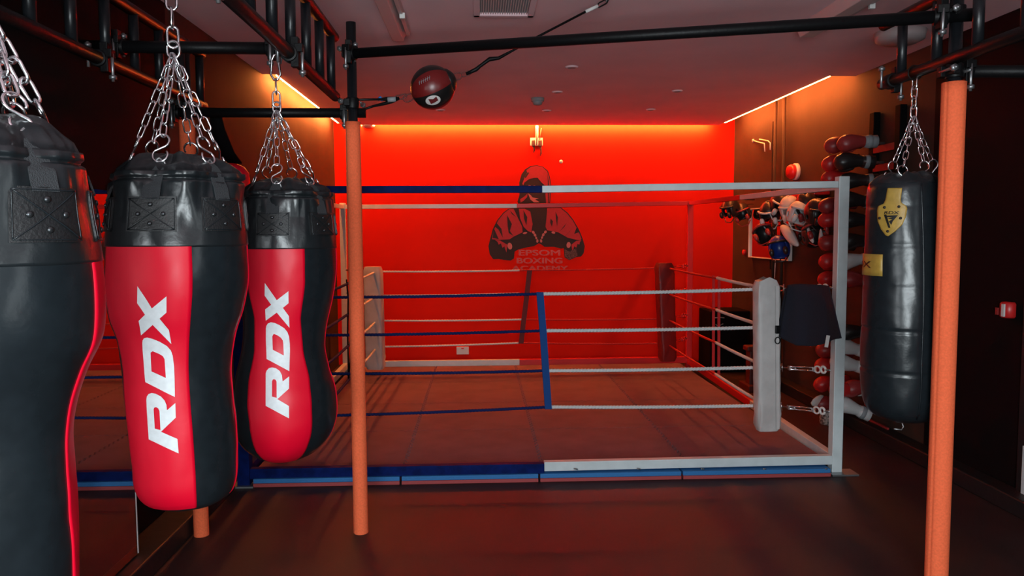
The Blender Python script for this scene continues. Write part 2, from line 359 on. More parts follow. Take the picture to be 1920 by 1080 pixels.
# base frame
B0, B1 = .048, .112; bc = (B0+B1)/2; bh = B1-B0
q = V(P(1020, 880, 4.70).x, 4.70, 0)
rail('base_rail', NL, q, bc-.005, bc-.005, 'ringb', .05, bh); rail('base_rail', q, NR-V(.033, .01, 0), bc+.008, bc+.008, 'ringw', .05, bh*.9)
q = NR.lerp(BR, .42)
rail('base_rail', NR+V(0, .033, 0), q, bc, bc, 'ringw', .05, bh); rail('base_rail', q, BR, bc, bc, 'ringr', .05, bh)
q = V(P(974, 690, 8.5).x, 8.5, 0)
rail('base_rail', BL, q, bc+.01, bc+.01, 'ringw', .05, bh*1.1); rail('base_rail', q, BR, bc+.01, bc+.01, 'ringr', .05, bh*1.1)
q = NL.lerp(BL, .5)
rail('base_rail', NL, q, bc, bc, 'ringb', .05, bh); rail('base_rail', q, BL, bc, bc, 'ringw', .05, bh)
for px in (1083, 1201, 1320, 1436, 1552):
    p = P(px, 880, 4.67); d = MB(); d.tube([p, p+V(-.012, -.012, .006), p+V(-.024, -.02, .01)], .0045, 8); d.build('bolt', M['steel'], ring)
# ropes
def twist(a, b, r, n=None, pitch=.07):
    L = (b-a).length; n = n or max(8, int(L/.012)); mb = MB(); d = (b-a)/L
    z = V(0, 0, 1); x = d.cross(z).normalized(); z = x.cross(d)
    sag = L*.004
    for k in range(3):
        pts = []
        for i in range(n+1):
            t = i/n; q = 2*PI*(t*L/pitch+k/3)
            pts.append(a.lerp(b, t)+(x*math.cos(q)+z*math.sin(q))*r*.5-V(0, 0, sag*4*t*(1-t)))
        mb.tube(pts, r*.62, 5)
    return mb
cNR = V(P(1440, 541, 5.25).x, 5.25, 0); cBR = V(P(1250, 502, 8.15).x, 8.15, 0); cBL = V(P(705, 505, 8.1).x, 8.1, 0); cNL = V(P(588, 550, 5.25).x, 5.25, 0)
zn = [mz(1300, y, 5.25) for y in (545, 617, 691, 762)]
znl = [mz(800, y, 5.25) for y in (556, 623, 697, 771)]
sx = [P(x, y, 5.25) for x, y in ((1012, 551), (1018, 620), (1023, 695), (1028, 763))]
znR = [mz(1440, y, 5.25) for y in (541, 613, 688, 760)]; znL = [mz(640, y, 5.25) for y in (557, 628, 700, 779)]
zbR = [mz(1225, y, 8.15) for y in (502, 550, 598, 644)]; zbL = [mz(725, y, 8.1) for y in (509, 554, 601, 650)]
m2 = [P(x, y, 8.12) for x, y in ((974, 507), (974, 550), (978, 599), (972, 643))]
for i in range(4):
    twist(V(cNL.x, 5.25, znL[i]), sx[i], .0105).build('rope', M['ropeb'], ring, fix=False)
    twist(sx[i], V(cNR.x+.06, 5.25, znR[i]), .0125).build('rope', M['ropew'], ring, fix=False)
    twist(V(cBL.x, cBL.y, zbL[i]), m2[i], .0095, pitch=.09).build('rope', M['ropew'], ring, fix=False)
    twist(m2[i], V(cBR.x, cBR.y, zbR[i]), .0085, pitch=.09).build('rope', M['roper'], ring, fix=False)
    a = V(cNR.x, 5.25, znR[i]); b = V(cBR.x, cBR.y, zbR[i]); m = P((1335, 1334, 1336, 1337)[i], 520, 6.4); tt = (m.y-a.y)/(b.y-a.y); m = a.lerp(b, tt)
    twist(a, m, .0125).build('rope', M['ropew'], ring, fix=False); twist(m, b, .0105).build('rope', M['roper'], ring, fix=False)
    a = V(cNL.x, 5.25, znL[i]); b = V(cBL.x, cBL.y, zbL[i]); m = a.lerp(b, .5)
    twist(a, m, .011).build('rope', M['ropeb'], ring, fix=False); twist(m, b, .0105).build('rope', M['ropew'], ring, fix=False)
# spacers
def ribbon(pts, w, th, name, mk, par, wd=V(1, 0, 0)):
    mb = MB()
    for a, b in zip(pts[:-1], pts[1:]):
        mb.bar(a, b, w, th)
    return mb.build(name, M[mk], par)
mb = MB(); pts = [sx[0]+V(0, -.015, .012), sx[1]+V(0, -.015, 0), sx[2]+V(0, -.015, 0), sx[3]+V(0, -.015, -.012)]
rows = [[p+V(-.024, -.004, 0), p+V(.024, -.004, 0), p+V(.024, .026, 0), p+V(-.024, .026, 0)] for p in pts]
mb.grid(rows, closed=True); mb.add(rows[0], [(0, 1, 2, 3)], 0, False); mb.add(rows[-1], [(0, 1, 2, 3)], 0, False)
mb.sm = [False]*len(mb.f); mb.build('rope_spacer', M['spb'], ring)
pts = [P(993, 507, 8.09), P(988, 552, 8.09), P(982, 600, 8.09), P(977, 644, 8.09)]
rows = [[p+V(-.026, -.012, 0), p+V(.026, -.012, 0), p+V(.026, .012, 0), p+V(-.026, .012, 0)] for p in pts]
mb = MB().grid(rows, closed=True); mb.sm = [False]*len(mb.f); mb.build('rope_spacer', M['spr'], ring)
a = V(cNR.x, 5.25, 0); b = V(cBR.x, cBR.y, 0)
for (tt, off, mk) in ((.43, 0, 'spr'), (.40, .02, 'spr')):
    p = a.lerp(b, tt); MB().bar((p.x+off, p.y, zbR[0]+.01), (p.x+off+.01, p.y, zbR[3]-.03), .022, .008).build('rope_spacer', M['roper'], ring)
a = V(cNL.x, 5.25, 0); b = V(cBL.x, cBL.y, 0); p = a.lerp(b, .42)
for off in (0, .04):
    MB().tube([(p.x+off, p.y, zbL[0]+.02), (p.x+off+.01, p.y, 1.), (p.x+off+.0, p.y, .7), (p.x, p.y, zbL[3]-.02)], .007, 6).build('rope_spacer', M['tube'], ring)
# turnbuckles from rope corners to posts
def loopm(c, d, u, L, W, r, n=20):
    pts = []
    for k in range(n):
        q = 2*PI*k/n; pts.append(c+d*(L/2*math.cos(q))+u*(W/2*math.sin(q)*(1.0)))
    return MB().tube(pts, r, 6, closed=True)
def turnbuckle(a, b, mk, full=True):
    d = (b-a).normalized(); u = d.cross(V(0, 0, 1)).normalized(); w = u.cross(d)
    L = (b-a).length
    mb = loopm(a+d*.045, d, w, .07, .035, .005); mb.tube([a+d*.08-w*.03, a+d*.08+w*.03], .006, 8)
    mb.tube([a+d*.085, a+d*(L*.42)], .005, 8); s, e = a+d*(L*.30), a+d*(L*.74)
    for sgn in (-1, 1): mb.tube([s+w*sgn*.010, e+w*sgn*.010], .0045, 8)
    for p in (s, e): mb.box(p, (.018, .028, .028))
    mb.tube([e, a+d*(L-.13)], .005, 8)
    mb.build('turnbuckle', M[mk], ring)
    lk = loopm(b-d*.105, d, w, .05, .042, .006); lk.build('shackle', M['wplast' if mk == 'chrome' else mk], ring)
    lk = loopm(b-d*.055, d, w, .04, .04, .008)
    lk.build('eye_bolt', M['wplast' if mk == 'chrome' else mk], ring)
    MB().tube([b-d*.035, b+d*.01], .007, 8).build('bolt_shank', M['steel'], ring)
pe = [P(1559, y, 4.75).z for y in (540, 622, 695, 773)]
for i in range(4):
    if i == 1:
        a_ = V(cNR.x+.05, 5.24, znR[i]); MB().tube([a_, a_+V(.05, -.03, .01), a_+V(.09, -.05, -.02), a_+V(.06, -.06, -.03), a_+V(.04, -.03, .0), a_+V(.10, -.05, .02)], .013, 8).build('rope_knot', M['ropew'], ring)
    else: turnbuckle(V(cNR.x+.05, 5.24, znR[i]), V(NR.x-.034, NR.y+.03, pe[i]), 'chrome')
    turnbuckle(V(cBR.x, cBR.y, zbR[i]), V(BR.x-.03, BR.y-.03, zbR[i]), 'roper')
    turnbuckle(V(cBL.x, cBL.y, zbL[i]), V(BL.x+.03, BL.y-.03, zbL[i]), 'roper')
    turnbuckle(V(cNL.x, cNL.y, znL[i]), V(NL.x+.04, NL.y+.04, znL[i]), 'steel')
# corner pads
def pad(name, c, z0, z1, w, th, ang, mk, label, lean=(0, 0), taper=0., straps=None, peak=0.):
    t = thing(name, (c.x, c.y, z0), label, 'corner pad', 'padded covers at the ring corners')
    ux = V(math.cos(ang), math.sin(ang), 0); uy = V(-math.sin(ang), math.cos(ang), 0); mb = MB(); rows = []
    n = 26
    for i in range(n+1):
        f = i/n; z = z0+(z1-z0)*f; e = min(f, 1-f)*n
        k = 1-.18*max(0, 1-e/1.2)**2; ww = w*(1+taper*(f-.5))*k; tt = th*k
        cc = V(c.x+lean[0]*f, c.y+lean[1]*f, z)
        row = []
        for j in range(28):
            q = 2*PI*j/28; cx, sy = math.cos(q), math.sin(q)
            sx_ = math.copysign(abs(cx)**.35, cx); sy_ = math.copysign(abs(sy)**.35, sy)
            nn = noise.noise(V(q*2+c.x*9, z*16, 3))*.006*(1.5 if e < 4 else .6)
            zz = peak*(1-abs(sx_))*max(0, (f-.94)/.06) if peak else 0
            row.append(cc+ux*sx_*(ww/2+nn)+uy*sy_*(tt/2+nn)+V(0, 0, zz))
        rows.append(row)
    mb.grid(rows, closed=True); mb.add(rows[0], [tuple(range(28))]); mb.add(rows[-1], [tuple(range(28))])
    mb.build('padding', M[mk], t)
    if straps:
        s0, wS = straps
        q0 = V(c.x, c.y, z0+.02)-uy*(th/2+.012)+ux*s0; q1 = V(c.x+lean[0], c.y+lean[1], z1-.03)-uy*(th/2+.012)+ux*s0
        MB().bar(q0, q1, wS, .006).build('webbing_strap', M['padw'], t)
        m = q0.lerp(q1, .70)
        MB().box(m-uy*.008, (wS*1.5, .02, .055), Matrix.Rotation(ang, 3, 'Z')).build('buckle', M['tube'], t, bevel=.003)
        loopm(m-V(0, 0, .075)-uy*.008, V(0, 0, 1), ux, .045, .035, .004).build('buckle_ring', M['tube'], t)
    return t
pc = P(1440, 541, 5.17)
pad('corner_pad', V(pc.x+.012, 5.17, 0), mz(1440, 806, 5.17), mz(1440, 527, 5.17), .165, .11, .10, 'padw', 'pale grey white corner pad with webbing strap on the near right ring corner', lean=(-.025, 0), straps=(.045, .022), peak=.03)
pc = P(703, 600, 8.0); pad('corner_pad', V(pc.x, 8.0, 0), mz(703, 692, 8.0), mz(703, 500, 8.0), .19, .12, -.25, 'padw', 'white corner pad lit orange on the far left ring corner', lean=(-.01, 0))
pc = P(1247, 600, 8.05); pad('corner_pad', V(pc.x+.03, 8.05, 0), mz(1247, 677, 8.05), mz(1247, 493, 8.05), .185, .12, .25, 'padr', 'dark red corner pad on the far right ring corner', lean=(-.045, 0), taper=.1)
pc = P(600, 600, 5.2); pad('corner_pad', V(pc.x-.09, 5.2, 0), mz(600, 760, 5.2), mz(600, 535, 5.2), .16, .10, -.5, 'padb', 'blue corner pad on the near left ring corner behind the peanut shaped bag', lean=(.02, 0))
# mats
xs = [-1.40, P(750, 905, 4.62).x, P(1012, 900, 4.62).x, P(1282, 893, 4.62).x, 2.19]
nm = ['leftmost', 'second from left', 'second from right', 'rightmost']
for i in range(4):
    x0, x1 = xs[i]+.006, xs[i+1]-.006
    if i == 3: x1 = 2.2
    t = thing('edge_mat', ((x0+x1)/2, 5, 0), 'blue over red foam mat under the front ring rail, '+nm[i], 'mat', 'blue and red foam mats under the ring front')
    MB().box(((x0+x1)/2, 5.05, .011), (x1-x0, .80, .022)).build('red_layer', M['matred'], t, bevel=.002)
    MB().box(((x0+x1)/2, 5.055, .0355), (x1-x0, .80, .027)).build('blue_layer', M['matblue'], t, bevel=.003)
def puzzle(x0, x1, y0, y1, z0, z1):
    g = .005; pts = []
    def side(ax, ay, bx, by, tooth):
        L = math.hypot(bx-ax, by-ay); dx, dy = (bx-ax)/L, (by-ay)/L; nx, ny = dy, -dx; out = []
        k = 14
        if not tooth: return [(ax, ay)]
        out.append((ax, ay))
        for i in range(k):
            s0 = L*(i+.30)/k; s1 = L*(i+.70)/k; a = .014
            for s, o in ((s0-.004, 0), (s0+.006-.01, a), (s1-.006+.01, a), (s1+.004, 0)):
                oo = o*tooth; out.append((ax+dx*s+nx*oo, ay+dy*s+ny*oo))
        return out
    pts += side(x0+g, y0+g, x1-g, y0+g, -1 if y0 > 4.9 else 0)
    pts += side(x1-g, y0+g, x1-g, y1-g, 1 if x1 < 2 else 0)
    pts += side(x1-g, y1-g, x0+g, y1-g, 1 if y1 < 8.3 else 0)
    pts += side(x0+g, y1-g, x0+g, y0+g, -1 if x0 > -1.3 else 0)
    return pts
ys = [4.735, 5.68, 6.6, 7.52, 8.46]
xm = [-1.42, xs[1], xs[2]+.02, xs[3]+.06, 2.24]
rown = ['in the frontmost row', 'in the second row back', 'in the third row back', 'in the row by the rear wall']
for j in range(4):
    for i in range(4):
        z0 = .0495 if j == 0 else .001
        pg = puzzle(xm[i], xm[i+1], ys[j], ys[j+1], z0, .066)
        x1b = pg; tt = [V(x, y, z0 if (j or y < 5.45) else z0) for x, y in pg]
        idx = tessellate_polygon([[V(x, y, .066) for x, y in pg]])
        mb = MB(); n = len(pg); top = [V(x, y, .066) for x, y in pg]; bot = [V(x, y, z0) for x, y in pg]
        mb.add(top+bot, [tuple(q) for q in idx]+[tuple(k+n for k in q) for q in idx]+[(k, (k+1) % n, n+(k+1) % n, n+k) for k in range(n)], 0, False)
        tag(mb.build('floor_mat', M['mat']), 'grey jigsaw mat in the ring, '+nm[i]+' '+rown[j], 'mat', 'jigsaw mats on the ring floor')
# towel on the rope
def cloth_strip(cols, name, mk):
    pass
tp = [(1477, 534), (1495, 532), (1518, 533), (1540, 534), (1554, 536)]
bt = [(1462, 632), (1490, 647), (1522, 650), (1556, 640), (1577, 634)]
t = thing('hanging_shorts', P(1520, 540, 4.95), 'dark navy shorts draped over the top rope fixing beside the white corner post', 'shorts')
mb = MB(); nr, nc = 22, 26
for side in (0, 1):
    rows = []
    for i in range(nr+1):
        f = i/nr; row = []
        for j in range(nc+1):
            g = j/nc*4; k = min(3, int(g)); h = g-k
            ax = tp[k][0]*(1-h)+tp[k+1][0]*h; ay = tp[k][1]*(1-h)+tp[k+1][1]*h
            bx = bt[k][0]*(1-h)+bt[k+1][0]*h; by = bt[k][1]*(1-h)+bt[k+1][1]*h
            Y0 = 5.10-.40*(j/nc)-.03*f-(.10*f*(j/nc))
            fold = .016*math.sin(j/nc*15+1.2*f)*f*(1 if side == 0 else .5)
            p = P(ax+(bx-ax)*f**.9, ay+(by-ay)*f*(1 if side == 0 else .9), Y0)
            p.y += fold+(.035 if side else -.0)*min(1, f*5); row.append(p)
        rows.append(row)
    mb.grid(rows)
mb.build('cloth', M['navy'], t, solid=.003)
MB().box(P(1551, 640, 4.66), (.022, .004, .075), Matrix.Rotation(.15, 3, 'Y')).build('care_label', M['paper'], t)
# ------------------------------------------------------------------ scaffold rig
TR = .0242
def tube_thing(name, a, b, label, mk='tube', r=TR, clamps=(), cat='scaffold tube', grp='black scaffold tubes'):
    a = Vector(a); b = Vector(b); t = thing(name, (a+b)/2, label, cat, grp)
    mb = MB(); d = (b-a).normalized()
    mb.tube([a, b], r, 24); mb.build('pipe', M[mk], t)
    for s in clamps:
        clamp(a.lerp(b, s), d, t)
    return t
def clamp(p, d, par, mk='tube'):
    d = Vector(d).normalized(); a = V(0, 0, 1) if abs(d.z) < .8 else V(0, 1, 0); u = d.cross(a).normalized(); w = u.cross(d)
    mb = MB(); mb.tube([p-d*.026, p+d*.026], TR+.008, 20)
    mb.bar(p+w*.02+u*.035-d*.02, p+w*.02+u*.035+d*.02, .03, .03)
    mb.bar(p-w*.05+u*.02, p+w*.06+u*.02, .028, .034)
    c = mb.build('clamp', M[mk], par, bevel=.002)
    nb = MB(); nb.tube([p+u*.045-w*.085, p+u*.045+w*.02], .006, 8); nb.lathe(p+u*.045-w*.062, [(.014, 0), (.014, .014)], 6, axis=-w)
    nb.build('clamp_bolt', M['steel'], c); nb = MB()
    nb.tube([p-u*.045-w*.03, p-u*.045+w*.065], .006, 8); nb.lathe(p-u*.045+w*.045, [(.014, 0), (.014, .014)], 6, axis=w)
    nb.build('clamp_bolt', M['steel'], c)
def foam_post(base, ztop, f0, f1, fr, label, clamps=()):
    t = thing('scaffold_post', (base[0], base[1], 0), label, 'post', 'scaffold posts in orange foam')
    MB().tube([(base[0], base[1], .0), (base[0], base[1], ztop)], TR, 24).build('pipe', M['rung'], t)
    mb = MB(); n = 64; rows = []; K = 40
    for i in range(K+1):
        z = f0+(f1-f0)*i/K; row = []
        for j in range(n):
            q = 2*PI*j/n; rr = fr*(1+.012*noise.noise(V(math.cos(q)*2, math.sin(q)*2, z*2.5+base[0])))
            # lengthwise slit facing left-front
            dd = abs((q-R_(205)+PI) % (2*PI)-PI); rr -= .006*math.exp(-(dd/.05)**2)
            row.append(V(base[0]+rr*math.cos(q), base[1]+rr*math.sin(q), z))
        rows.append(row)
    inner = [[V(base[0]+(TR+.001)*math.cos(2*PI*j/n), base[1]+(TR+.001)*math.sin(2*PI*j/n), z) for j in range(n)] for z in (f1, f0)]
    mb.grid(rows+inner+[rows[0]], closed=True)
    mb.build('foam_sleeve', M['foam'], t)
    for z in clamps: clamp(V(base[0], base[1], z), (0, 0, 1), t)
    return t
pl = G(677, 998); foam_post((pl.x, pl.y), P(655, 42, pl.y).z, .0, P(664, 229, pl.y).z, .0372, 'orange foam wrapped scaffold post standing in front of the ring at the middle left', clamps=(2.44, 2.19))
pll = G(378, 1003); foam_post((pll.x, pll.y), 2.50, .0, P(343, 226, pll.y).z, .0372, 'orange foam wrapped scaffold post mostly hidden behind the red and black punchbags', clamps=(2.19,))
YR = 2.95; pr = P(1789, 155, YR); foam_post((pr.x, YR), 2.70, .0, pr.z, .0435, 'thick orange foam wrapped scaffold post at the right nearest the camera', clamps=(2.38, 2.16))
def ladder(X, Y0, Y1, z0, z1, n, label, off=0., rr=TR, cl=()):
    t = thing('ladder_beam', (X, (Y0+Y1)/2, z0), label, 'ladder beam', 'black ladder beams of the bag frame')
    for z in (z0, z1): MB().tube([(X, Y0, z), (X, Y1, z)], rr, 24).build('chord', M['tube'], t)
    for i in range(n):
        y = Y1-off-(Y1-Y0-off)*i/(n-.5); MB().tube([(X, y, z0), (X, y, z1)], .0200, 20).build('rung', M['rung'], t)
    for y in cl: clamp(V(X, y, z0), (0, 1, 0), t)
    return t
ladder(-.70, 1.0, 3.86, 2.215, 2.50, 11, 'black ladder beam running from the left orange post toward the camera', off=.10, cl=(2.95, 2.02))
ladder(-1.44, .95, 4.15, 2.215, 2.48, 13, 'black ladder beam along the black left wall above the mirror', off=.04, cl=(3.05,))
ladder(1.825, 1.9, 3.46, 2.205, 2.465, 6, 'black ladder beam passing the right orange post', off=.16, cl=(3.38,))
a = P(650, 101, 3.86); b = P(1832, 27, 2.90); tube_thing('scaffold_tube', a, b, 'long black tube spanning overhead between the two front orange posts', clamps=(.008, .955))
a = P(395, 211, 3.97); b = P(697, 212, 3.97); tube_thing('scaffold_tube', V(-1.58, 3.97, a.z), V(b.x-.03, 3.97, b.z), 'lower black cross tube ending at the left orange post', clamps=(.06, .90))
a = P(190, 87, 3.2); tube_thing('scaffold_tube', V(-1.6, 3.2, a.z), V(P(531, 90, 3.2).x, 3.2, P(520, 91, 3.2).z), 'upper black cross tube carrying the peanut shaped bag', clamps=(.2, .95))
tube_thing('scaffold_tube', (-1.6, 2.33, 2.275), (-.62, 2.33, 2.275), 'black cross tube above the middle punchbag')
tube_thing('scaffold_tube', (-1.6, 1.49, 2.275), (-.62, 1.49, 2.275), 'black cross tube above the nearest punchbag at the left edge')
tube_thing('scaffold_tube', V(pr.x+.05, YR+.055, P(1800, 128, YR).z), V(3.0, YR+.055, P(1800, 128, YR).z), 'black tube running from the right orange post to the right wall', clamps=(.02,))
# ------------------------------------------------------------------ chains
def link_pts(c, d, u, L, W, n=7):
    h = L/2-W/2; pts = []
    for s in (1, -1):
        for k in range(n):
            q = -PI/2+PI*k/(n-1); pts.append(c+d*s*(h+W/2*math.cos(q))+u*s*(W/2*math.sin(q)))
    return pts
def chain(a, b, L=.045, W=.021, r=.0029, ph=0.):
    a = Vector(a); b = Vector(b); d = (b-a); D = d.length; d.normalize()
    x = V(1, .2, 0); u = (x-d*x.dot(d)).normalized(); w = d.cross(u); mb = MB()
    pit = L-2.6*r; n = max(1, round((D-L)/pit)+1); pit = (D-L)/(n-1) if n > 1 else 0
    for i in range(n):
        c = a+d*(L/2+i*pit); q = ph+(PI/2 if i % 2 else 0)+random.uniform(-.2, .2)
        mb.tube(link_pts(c, d, u*math.cos(q)+w*math.sin(q), L, W), r, 7, closed=True)
    return mb
def shook(a, b, side, r=.0033):
    """S hook from a (strap) up to b (chain)"""
    a = Vector(a); b = Vector(b); d = (b-a); L = d.length; d.normalize(); s = (side-d*side.dot(d)).normalized(); R = L*.24; pts = []
    for k in range(13):
        q = PI*1.25-k/12*PI*1.35; pts.append(b-d*R+(-d*math.cos(q)*-1)*0+s*math.cos(q)*R+d*math.sin(q)*R)
    p2 = []
    for k in range(13):
        q = -PI*.1-k/12*PI*1.25; p2.append(a+d*R+s*math.cos(q)*-R*-1+d*math.sin(q)*R)
    return MB().tube([b-d*R+s*math.cos(q)*R+d*math.sin(q)*R for q in [PI*1.15-k/14*PI*1.45 for k in range(15)]][::1]
                     + [a+d*R+s*math.cos(q)*R+d*math.sin(q)*R for q in [PI*.75+k/14*PI*1.45 for k in range(15)]], r, 8)
# ------------------------------------------------------------------ punchbags
class Bag:
    def __init__(s, Y, rows, cx=None):
        s.Y = Y; s.rows = []
        for (py, xl, xr) in rows:
            a = P(xl, py, Y); b = P(xr, py, Y)
            s.rows.append(((a.z+b.z)/2, (a.x+b.x)/2, (b.x-a.x)/2*.985))
        s.rows.sort()
    def at(s, z):
        r = s.rows; z = max(r[0][0], min(r[-1][0], z))
        for i in range(len(r)-1):
            if z <= r[i+1][0]: break
        f = (z-r[i][0])/(r[i+1][0]-r[i][0])
        def cr(k):
            p0 = r[max(i-1, 0)][k]; p1 = r[i][k]; p2 = r[i+1][k]; p3 = r[min(i+2, len(r)-1)][k]
            z0, z1, z2, z3 = r[max(i-1, 0)][0], r[i][0], r[i+1][0], r[min(i+2, len(r)-1)][0]
            h = z2-z1; m1 = (p2-p0)/(z2-z0) if z2 != z0 else 0; m2 = (p3-p1)/(z3-z1) if z3 != z1 else 0
            return (2*f**3-3*f**2+1)*p1+(f**3-2*f**2+f)*h*m1+(-2*f**3+3*f**2)*p2+(f**3-f**2)*h*m2
        return cr(1), cr(2)
    def pt(s, th, z, off=0., seed=0.):
        cx, r = s.at(z); c = Vector((cx, s.Y)); t = -c.normalized(); u = Vector((-t.y, t.x))
        ct, st_ = math.cos(th), math.sin(th); n = noise.noise(V(ct*1.7+s.Y*5, st_*1.7, z*5))*.005+noise.noise(V(ct*4+s.Y*5, st_*4, z*16))*.0014
        q = c+(t*math.cos(th)+u*math.sin(th))*(r+off+n); return V(q.x, q.y, z)
    def inv(s, px, py):
        z = P(px, py, s.Y-.15).z
        for _ in range(12):
            cx, r = s.at(z); c = Vector((cx, s.Y)); d = ray(px, py); dd = Vector((d.x, d.y)).normalized()
            b = c.dot(dd); disc = b*b-c.dot(c)+r*r; t = b-math.sqrt(max(disc, 0)); z = CH+d.z*t/Vector((d.x, d.y)).length
        q = dd*t-c; tt = -c.normalized(); u = Vector((-tt.y, tt.x)); return math.atan2(q.dot(u), q.dot(tt)), z
XG = [(55,98),(210,350),(375,213),(375,395),(297,465),(402,592),(430,748),(220,535),(92,652),(65,490),(135,420),(50,290)]
DO = [(110,740),(112,710),(125,685),(160,675),(220,690),(300,722),(380,770),(425,820),(445,880),(460,1000),(465,1110),(470,1340),(145,1175),(128,960),(115,820)]
DI = [(203,845),(225,828),(300,860),(340,885),(357,920),(372,1127),(215,1055),(208,960)]
RO = [(155,1380),(160,1340),(180,1310),(215,1298),(260,1305),(320,1335),(360,1380),(380,1430),(385,1490),(475,1408),(480,1572),(320,1732),(498,1812),(512,1975),(185,1818),(170,1660)]
RI = [(237,1480),(245,1462),(265,1455),(290,1470),(303,1500),(314,1712),(250,1698)]
G2 = [([(250+x/6, 520+y/6) for x, y in o], [[(250+x/6, 520+y/6) for x, y in h] for h in hs]) for o, hs in ((XG, []), (DO, [DI]), (RO, [RI]))]
XG3 = [(135,80),(305,328),(468,200),(470,372),(390,440),(475,560),(482,728),(305,508),(150,625),(142,462),(227,395),(135,262)]
DO3 = [(150,740),(158,700),(180,665),(220,648),(270,655),(340,688),(410,735),(450,785),(475,850),(488,960),(490,1060),(480,1355),(158,1178),(150,900)]
DI3 = [(240,850),(260,815),(310,835),(360,870),(388,910),(395,960),(402,1130),(245,1045)]
RO3 = [(147,1387),(160,1347),(190,1312),(235,1299),(290,1312),(345,1352),(375,1412),(385,1502),(477,1430),(475,1605),(312,1757),(475,1857),(475,2034),(145,1854)]
RI3 = [(235,1502),(245,1477),(262,1468),(285,1477),(300,1502),(302,1738),(235,1720)]
G3 = [([(480+x/7.71, 520+y/7.71) for x, y in o], [[(480+x/7.71, 520+y/7.71) for x, y in h] for h in hs]) for o, hs in ((XG3, []), (DO3, [DI3]), (RO3, [RI3]))]
def tess(outer, holes, maxe):
    loops = [[V(x, y, 0) for x, y in outer]]+[[V(x, y, 0) for x, y in h] for h in holes]
    tri = tessellate_polygon(loops); flatv = [v for l in loops for v in l]
    bm = bmesh.new(); bv = [bm.verts.new(v) for v in flatv]
    for t in tri:
        try: bm.faces.new([bv[i] for i in t])
        except ValueError: pass
    for _ in range(7):
        es = [e for e in bm.edges if e.calc_length() > maxe]
        if not es: break
        bmesh.ops.subdivide_edges(bm, edges=es, cuts=1, use_grid_fill=False); bmesh.ops.triangulate(bm, faces=bm.faces)
    vs = [(v.co.x, v.co.y) for v in bm.verts]; bm.verts.index_update(); fs = [tuple(v.index for v in f.verts) for f in bm.faces]; bm.free()
    return vs, fs
def panel(bag, t0, t1, z0, z1, off=.0025, nz=80, nt=26, zc=None, tf=None):
    mb = MB(); rows = []
    for i in range(nz+1):
        z = z0+(z1-z0)*i/nz; a, b = (tf(z) if tf else (t0, t1)); row = []
        for j in range(-1, nt+2):
            jj = max(0, min(nt, j)); o = -.004 if j in (-1, nt+1) else off
            row.append(bag.pt(a+(b-a)*jj/nt, z, o))
        rows.append(row)
    e0 = [bag.pt((tf(z0) if tf else (t0, t1))[0]+0*1, z0, -.004)]
    mb.grid(rows); return mb
